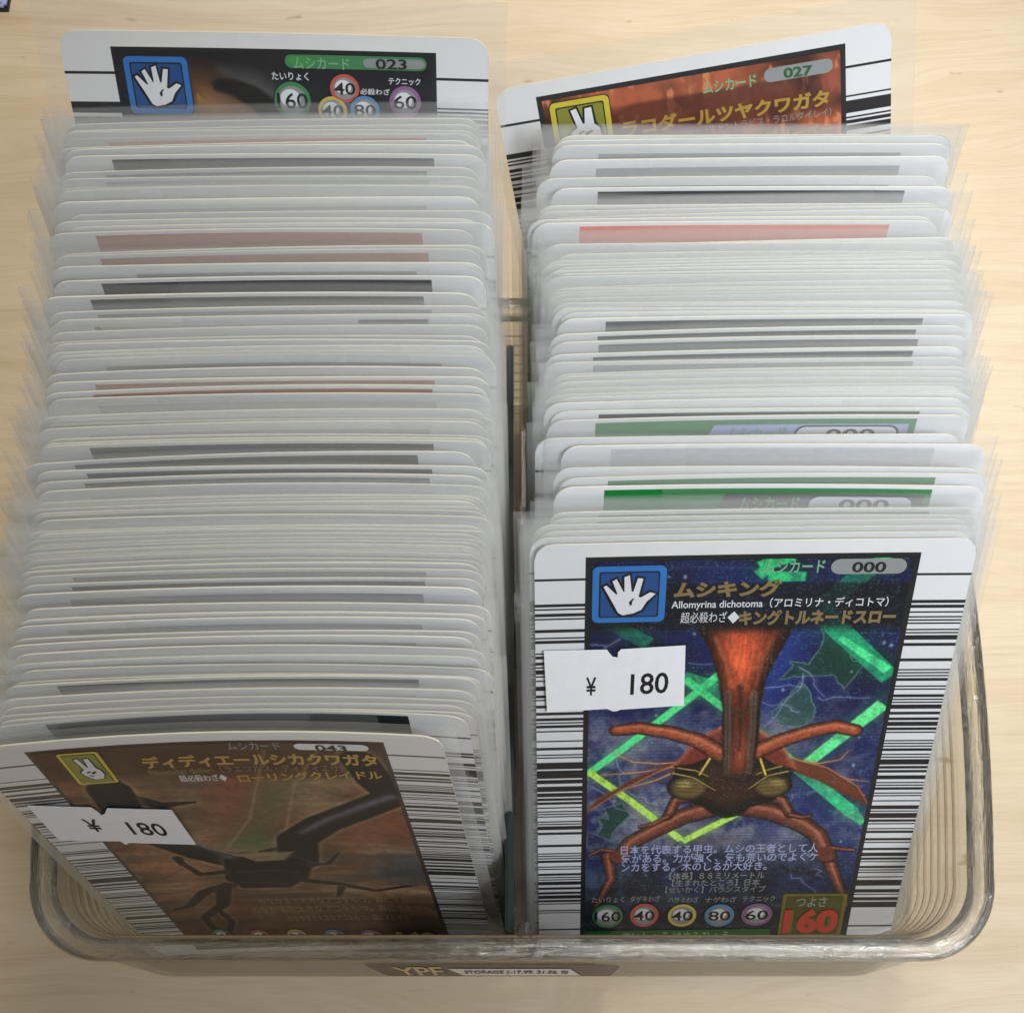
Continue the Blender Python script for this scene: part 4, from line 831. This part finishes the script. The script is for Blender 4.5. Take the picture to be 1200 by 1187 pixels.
# ---------------------------------------------------------------- the two rows of sleeved cards
LEFT = [
    (-32.9, 84.76, 12.03, 20.0, -1.1, 'n', 0.05),
    (-33.1, 83.92, 11.9, 19.9, -1.0, 'n', 0.03),
    (-34.1, 83.11, 12.08, 19.9, -0.3, 'n', 0.05),
    (-33.4, 82.69, 11.45, 19.9, -1.0, 'p', 0.05),
    (-33.4, 81.06, 11.91, 19.9, -1.2, 'n', 0.05),
    (-32.7, 80.31, 12.38, 19.8, -0.8, 'n', 0.07),
    (-33.2, 79.14, 12.12, 19.8, -0.3, 'k', 0.05),
    (-33.4, 77.69, 11.01, 19.6, -0.8, 'k', 0.07),
    (-33.6, 76.2, 11.32, 19.6, -0.5, 'k', 0.05),
    (-34.0, 74.99, 11.09, 19.5, -0.5, 'n', 0.05),
    (-33.1, 74.55, 11.93, 19.1, -0.6, 'n', 0.08),
    (-33.0, 74.13, 10.68, 19.5, -1.1, 'n', 0.04),
    (-33.2, 73.5, 10.67, 19.5, -0.8, 'n', 0.06),
    (-33.2, 72.93, 11.77, 19.1, -0.8, 'n', 0.04),
    (-33.7, 72.51, 10.72, 19.4, -0.7, 'n', 0.06),
    (-31.4, 70.92, 11.0, 19.4, -0.8, 'n', 0.04),
    (-33.5, 69.74, 11.13, 19.3, -0.5, 'n', 0.06),
    (-31.2, 69.32, 10.72, 19.3, -0.9, 'n', 0.04),
    (-34.0, 68.5, 10.39, 19.2, -0.8, 'b', 0.08),
    (-31.2, 65.76, 10.4, 19.1, -1.5, 'n', 0.06),
    (-32.3, 65.32, 10.33, 19.1, -1.2, 'b', 0.06),
    (-32.7, 63.21, 10.9, 19.0, -0.7, 'n', 0.04),
    (-32.9, 62.79, 10.04, 19.0, -0.6, 'n', 0.06),
    (-32.2, 61.66, 9.98, 18.9, -1.0, 'k', 0.06),
    (-33.6, 58.99, 10.41, 18.8, -0.7, 'k', 0.06),
    (-31.7, 57.01, 10.31, 18.7, -1.2, 'k', 0.06),
    (-31.2, 56.03, 10.17, 18.6, -1.2, 'n', 0.04),
    (-31.2, 55.61, 9.82, 18.7, -1.9, 'k', 0.06),
    (-31.2, 54.47, 9.68, 18.6, -1.4, 'n', 0.06),
    (-32.0, 53.38, 9.01, 18.5, -1.2, 'n', 0.07),
    (-31.8, 52.26, 9.92, 18.6, -0.6, 'n', 0.07),
    (-31.2, 51.69, 9.8, 18.3, -1.4, 'n', 0.07),
    (-31.3, 51.27, 9.33, 18.3, -0.9, 'n', 0.07),
    (-31.2, 50.67, 8.96, 18.4, -0.6, 'n', 0.09),
    (-31.6, 49.06, 8.75, 18.2, -1.2, 'n', 0.09),
    (-31.2, 47.54, 9.35, 18.2, -1.2, 'b', 0.05),
    (-31.2, 46.3, 9.08, 18.1, -1.3, 'b', 0.09),
    (-31.2, 45.57, 8.44, 18.1, -1.0, 'n', 0.07),
    (-31.2, 43.2, 8.96, 17.9, -1.4, 'n', 0.07),
    (-31.2, 42.78, 8.15, 17.9, -0.4, 'n', 0.07),
    (-31.2, 42.34, 8.17, 17.9, -1.3, 'n', 0.05),
    (-31.2, 41.92, 8.76, 17.6, -1.5, 'n', 0.07),
    (-31.2, 41.5, 7.85, 17.8, -1.1, 'n', 0.07),
    (-31.2, 40.32, 8.03, 17.7, -0.8, 'n', 0.07),
    (-31.2, 39.67, 8.37, 17.7, -1.3, 'n', 0.07),
    (-31.2, 39.14, 8.54, 17.8, -1.2, 'k', 0.07),
    (-31.2, 37.54, 8.13, 17.6, -2.5, 'k', 0.09),
    (-31.2, 36.18, 7.89, 17.5, -1.3, 'k', 0.07),
    (-31.2, 35.07, 7.36, 17.4, -1.5, 'k', 0.1),
    (-31.2, 34.05, 6.89, 17.3, -1.1, 'n', 0.1),
    (-31.2, 32.65, 6.92, 17.2, -1.4, 'n', 0.08),
    (-31.2, 32.23, 6.75, 17.3, -1.8, 'n', 0.06),
    (-31.2, 31.64, 7.3, 17.3, -2.0, 'n', 0.06),
    (-31.2, 31.22, 7.0, 17.2, -1.4, 'n', 0.06),
    (-31.2, 30.8, 6.75, 17.2, -1.3, 'n', 0.08),
    (-31.2, 30.1, 7.03, 17.1, -0.8, 'n', 0.08),
    (-31.2, 28.59, 7.41, 17.1, -1.5, 'n', 0.06),
    (-31.2, 28.17, 7.55, 17.0, -0.7, 'n', 0.08),
    (-31.2, 27.75, 7.15, 16.9, -1.7, 'n', 0.08),
    (-31.2, 27.16, 6.97, 16.9, -1.2, 'n', 0.08),
    (-31.2, 26.58, 7.03, 17.0, -1.6, 'n', 0.08),
    (-31.2, 26.16, 7.21, 16.8, -1.8, 'n', 0.1),
    (-31.2, 25.67, 6.75, 16.9, -1.6, 'n', 0.08),
    (-31.2, 25.22, 6.78, 16.9, -1.7, 'n', 0.1),
    (-31.2, 24.6, 6.33, 16.8, -1.5, 'n', 0.1),
    (-31.2, 23.9, 6.97, 16.8, -1.9, 'n', 0.08),
    (-31.2, 23.48, 6.66, 16.6, -1.6, 'k', 0.08),
    (-31.2, 22.43, 6.41, 16.6, -1.7, 'k', 0.06),
    (-31.2, 21.07, 6.75, 16.6, -1.9, 'n', 0.08),
    (-31.2, 19.38, 6.13, 16.4, -1.0, 'n', 0.08),
    (-31.2, 17.97, 6.53, 16.4, -1.3, 'n', 0.09),
    (-31.2, 17.46, 6.3, 16.3, -1.9, 'n', 0.09),
    (-31.2, 16.05, 5.58, 16.3, -1.9, 'n', 0.07),
    (-31.2, 15.26, 6.01, 16.2, -2.4, 'n', 0.09),
    (-31.2, 14.03, 5.95, 16.1, -1.4, 'n', 0.11),
    (-31.2, 13.18, 6.06, 15.9, -1.7, 'n', 0.09),
    (-31.2, 12.76, 5.1, 16.0, -2.7, 'n', 0.09),
    (-31.2, 12.2, 5.27, 15.9, -0.9, 'n', 0.09),
    (-31.2, 11.07, 5.21, 15.8, -1.7, 'n', 0.09),
    (-31.2, 10.59, 5.71, 15.9, -2.0, 'k', 0.09),
    (-31.2, 9.13, 5.45, 15.8, -2.2, 'n', 0.1),
    (-31.2, 8.29, 4.97, 15.6, -2.1, 'n', 0.12),
    (-31.2, 7.34, 5.22, 15.7, -2.8, 'n', 0.1),
    (-31.2, 6.72, 5.29, 15.6, -2.2, 'n', 0.11),
    (-31.2, 6.3, 5.13, 15.5, -2.8, 'k', 0.16),
]
RIGHT = [
    (37.0, 90.44, 2.6, 19.0, -0.2, 'n', 0.0),
    (37.5, 89.72, 2.6, 19.1, -1.0, 'n', 0.02),
    (36.6, 88.47, 2.6, 19.2, -0.4, 'n', 0.02),
    (36.6, 85.95, 2.6, 19.3, -0.6, 'n', 0.02),
    (34.4, 82.22, 2.6, 19.6, -0.5, 'n', 0.04),
    (36.2, 80.37, 2.6, 19.7, -0.3, 'k', 0.03),
    (34.5, 77.15, 2.6, 20.0, -0.5, 'k', 0.01),
    (35.2, 76.3, 2.6, 20.1, -1.1, 'n', 0.03),
    (37.6, 75.45, 2.6, 20.2, -1.6, 'n', 0.03),
    (33.3, 74.5, 2.6, 20.3, -0.7, 'p', 0.03),
    (33.5, 73.8, 2.6, 20.3, -0.3, 'p', 0.03),
    (37.6, 70.13, 2.6, 20.6, -1.7, 'n', 0.03),
    (34.8, 69.71, 2.6, 20.7, -0.1, 'n', 0.03),
    (36.9, 68.1, 2.6, 20.7, -0.5, 'n', 0.05),
    (36.4, 67.38, 2.6, 20.8, -1.3, 'n', 0.01),
    (36.5, 66.8, 2.6, 20.9, -1.6, 'n', 0.01),
    (37.5, 66.11, 2.6, 20.9, -1.3, 'n', 0.03),
    (35.9, 65.41, 2.6, 20.9, -0.8, 'n', 0.05),
    (36.9, 64.74, 2.6, 21.0, -0.8, 'n', 0.03),
    (35.8, 64.07, 2.6, 21.1, -0.7, 'n', 0.03),
    (37.6, 62.61, 2.6, 21.1, -1.5, 'n', 0.05),
    (36.8, 61.9, 2.6, 21.3, -0.4, 'n', 0.01),
    (36.3, 61.47, 2.6, 21.3, -0.8, 'n', 0.03),
    (37.1, 61.05, 2.6, 21.4, -1.1, 'n', 0.01),
    (37.6, 60.48, 2.6, 21.3, -1.3, 'n', 0.03),
    (36.2, 59.37, 2.6, 21.4, -0.3, 'n', 0.01),
    (37.6, 58.82, 2.6, 21.5, -1.3, 'n', 0.03),
    (35.6, 57.98, 2.6, 21.6, 0.1, 'n', 0.03),
    (37.3, 57.53, 2.6, 21.6, -0.4, 'n', 0.03),
    (37.6, 56.53, 2.6, 21.8, -0.7, 'k', 0.03),
    (37.6, 54.26, 2.6, 21.9, -1.5, 'k', 0.06),
    (37.6, 52.71, 2.6, 22.0, -1.5, 'k', 0.06),
    (36.9, 50.11, 2.6, 22.7, -1.5, 'k', 0.04),
    (36.1, 48.0, 2.6, 23.3, -1.0, 'k', 0.02),
    (37.6, 45.63, 2.6, 23.9, -1.4, 'n', 0.06),
    (37.4, 45.01, 2.6, 24.0, -1.2, 'n', 0.06),
    (36.6, 43.59, 2.6, 24.4, -0.7, 'n', 0.06),
    (37.1, 42.23, 2.6, 24.8, -0.9, 'n', 0.04),
    (36.7, 41.24, 2.75, 25.0, -1.6, 'n', 0.06),
    (36.3, 40.82, 2.6, 25.1, -0.6, 'n', 0.06),
    (36.9, 40.27, 2.6, 25.2, -0.7, 'n', 0.06),
    (35.9, 39.08, 3.06, 25.4, -0.9, 'n', 0.06),
    (36.2, 38.48, 2.6, 25.7, -0.4, 'k', 0.06),
    (36.3, 37.29, 2.6, 26.0, -0.6, 'k', 0.04),
    (36.6, 35.55, 2.65, 26.4, -1.2, 'G', 0.06),
    (34.4, 31.14, 3.75, 27.5, -0.7, 'n', 0.02),
    (37.4, 28.96, 3.85, 28.2, -0.3, 's', 0.04),
    (35.8, 21.59, 6.51, 31.0, -0.0, 'n', 0.05),
    (37.5, 19.48, 7.04, 31.7, -0.7, 'g', 0.07),
    (36.0, 16.91, 7.56, 32.5, -0.1, 'G', 0.07),
    (36.1, 11.63, 9.07, 33.9, -0.8, 'g', 0.03),
    (35.6, 10.14, 9.53, 34.2, -0.6, 'g', 0.05),
    (34.5, 7.77, 10.76, 35.5, -1.2, 'n', 0.03),
    (35.1, 6.67, 11.26, 35.5, -1.2, 'n', 0.03),
    (34.1, 5.67, 11.61, 35.5, -1.2, 'n', 0.03),
]
CM = {}
def get_card(ink, bow):
    key = (ink, round(bow, 2))
    if key not in CM: CM[key] = card_mesh('card', key[1], M['f_' + ink], ft=(1.5 if ink == 'n' else .6), fb=85.8)
    return CM[key]
SM = {}
rs = random.Random(4)
def get_sleeve(bow, v):
    key = (round(bow, 2), v)
    if key not in SM:
        l, rg_, top, fl = [(-2.0, 61.2, -2.6, 0), (-2.6, 60.9, -2.2, .02), (-1.2, 61.9, -3.1, -.02), (-2.4, 61.0, -1.7, .04), (-1.6, 61.6, -3.5, .0), (-2.2, 61.3, -2.5, -.03)][v]
        SM[key] = sleeve_mesh('sleeve', key[0], l, rg_, top, 88.2, .34, fl)
    return SM[key]
ORD = 'rearmost second third fourth fifth sixth seventh eighth ninth tenth eleventh twelfth thirteenth fourteenth fifteenth sixteenth seventeenth eighteenth nineteenth twentieth twenty-first twenty-second'.split()
WIDE_Y = [q[1] for q in RIGHT if q[5] == 's'][0]
def row(tab, side):
    names = {'k': 'dark', 'b': 'brown', 'p': 'pinkish', 'g': 'green'}; cnt = {}
    for i, (x, y, z_, lean, roll, ink, bow) in enumerate(tab):
        if ink in names:
            q = cnt.get(ink, 0); cnt[ink] = q + 1
            nth = 'rearmost' if q == 0 else ORD[q] + ' from the back'
            lab, grp = 'card in the %s row with a %s top stripe, %s of these' % (side, names[ink], nth), 'cards packed in the %s row that show a coloured stripe' % side
        elif ink == 'G':
            front = y < WIDE_Y
            lab, grp = ('green card with a white number pill, nearer the foremost card than the wide white card' if front else 'green card with a white number pill showing, behind the wide white card'), None
        elif ink == 's':
            lab, grp = 'wide white card standing out to the right between the two green pill cards', None
        else:
            lab, grp = 'white topped card in a cloudy plastic sleeve, packed inside the %s row' % side, 'plain white topped cards packed in the %s row' % side
        e = sleeved('sleeved_card', (x, y, z_, lean, rs.uniform(-.15, .15), roll), lab, grp)
        c = link('card', get_card(ink, bow), e)
        if ink == 'G':
            poly('picture', [(24, 1.5), (51.6, 1.5), (51.6, 12), (20, 12)], M['paleblue'] if not front else M['f_k'], c, 1, bow)
            multi('number_pill', [(rr(35.5, 1.7, 50.4, 5.2, 1.5), M['f_k'], 3), (rr(35.8, 1.95, 50.1, 4.95, 1.35), M['white'], 4)], c, bow)
            text('number_lettering', '000', (40.0, 2.3, 47.0, 4.4), M['f_k'], c, 6, bow, .02)
            text('series_lettering', 'ムシカード', (26, 2.0, 34.5, 4.4), M['greentext'], c, 4, bow, .02)
        link('sleeve', get_sleeve(bow, rs.randrange(6)), e)
row(LEFT, 'left'); row(RIGHT, 'right')

# ---------------------------------------------------------------- corner of another case at the table's far left
v, f = box(0, 6.0, 0, 4.0, .02, .22)
k_ = empty('card_case', (-17.99, 21.56, 0)); tag(k_, 'pale blue grey plastic case with a dark edge lying at the top left corner', 'case')
a = obj('case_body', v, f, M['paleblue'], k_)
bm = __import__('bmesh').new(); bm.from_mesh(a.data); __import__('bmesh').ops.bevel(bm, geom=list(bm.edges), offset=.07, segments=3, affect='EDGES'); bm.to_mesh(a.data); bm.free()
v, f = box(-.04, 6.04, -.04, 4.04, 0, .08)
a = obj('case_rim', v, f, M['f_black'], k_)
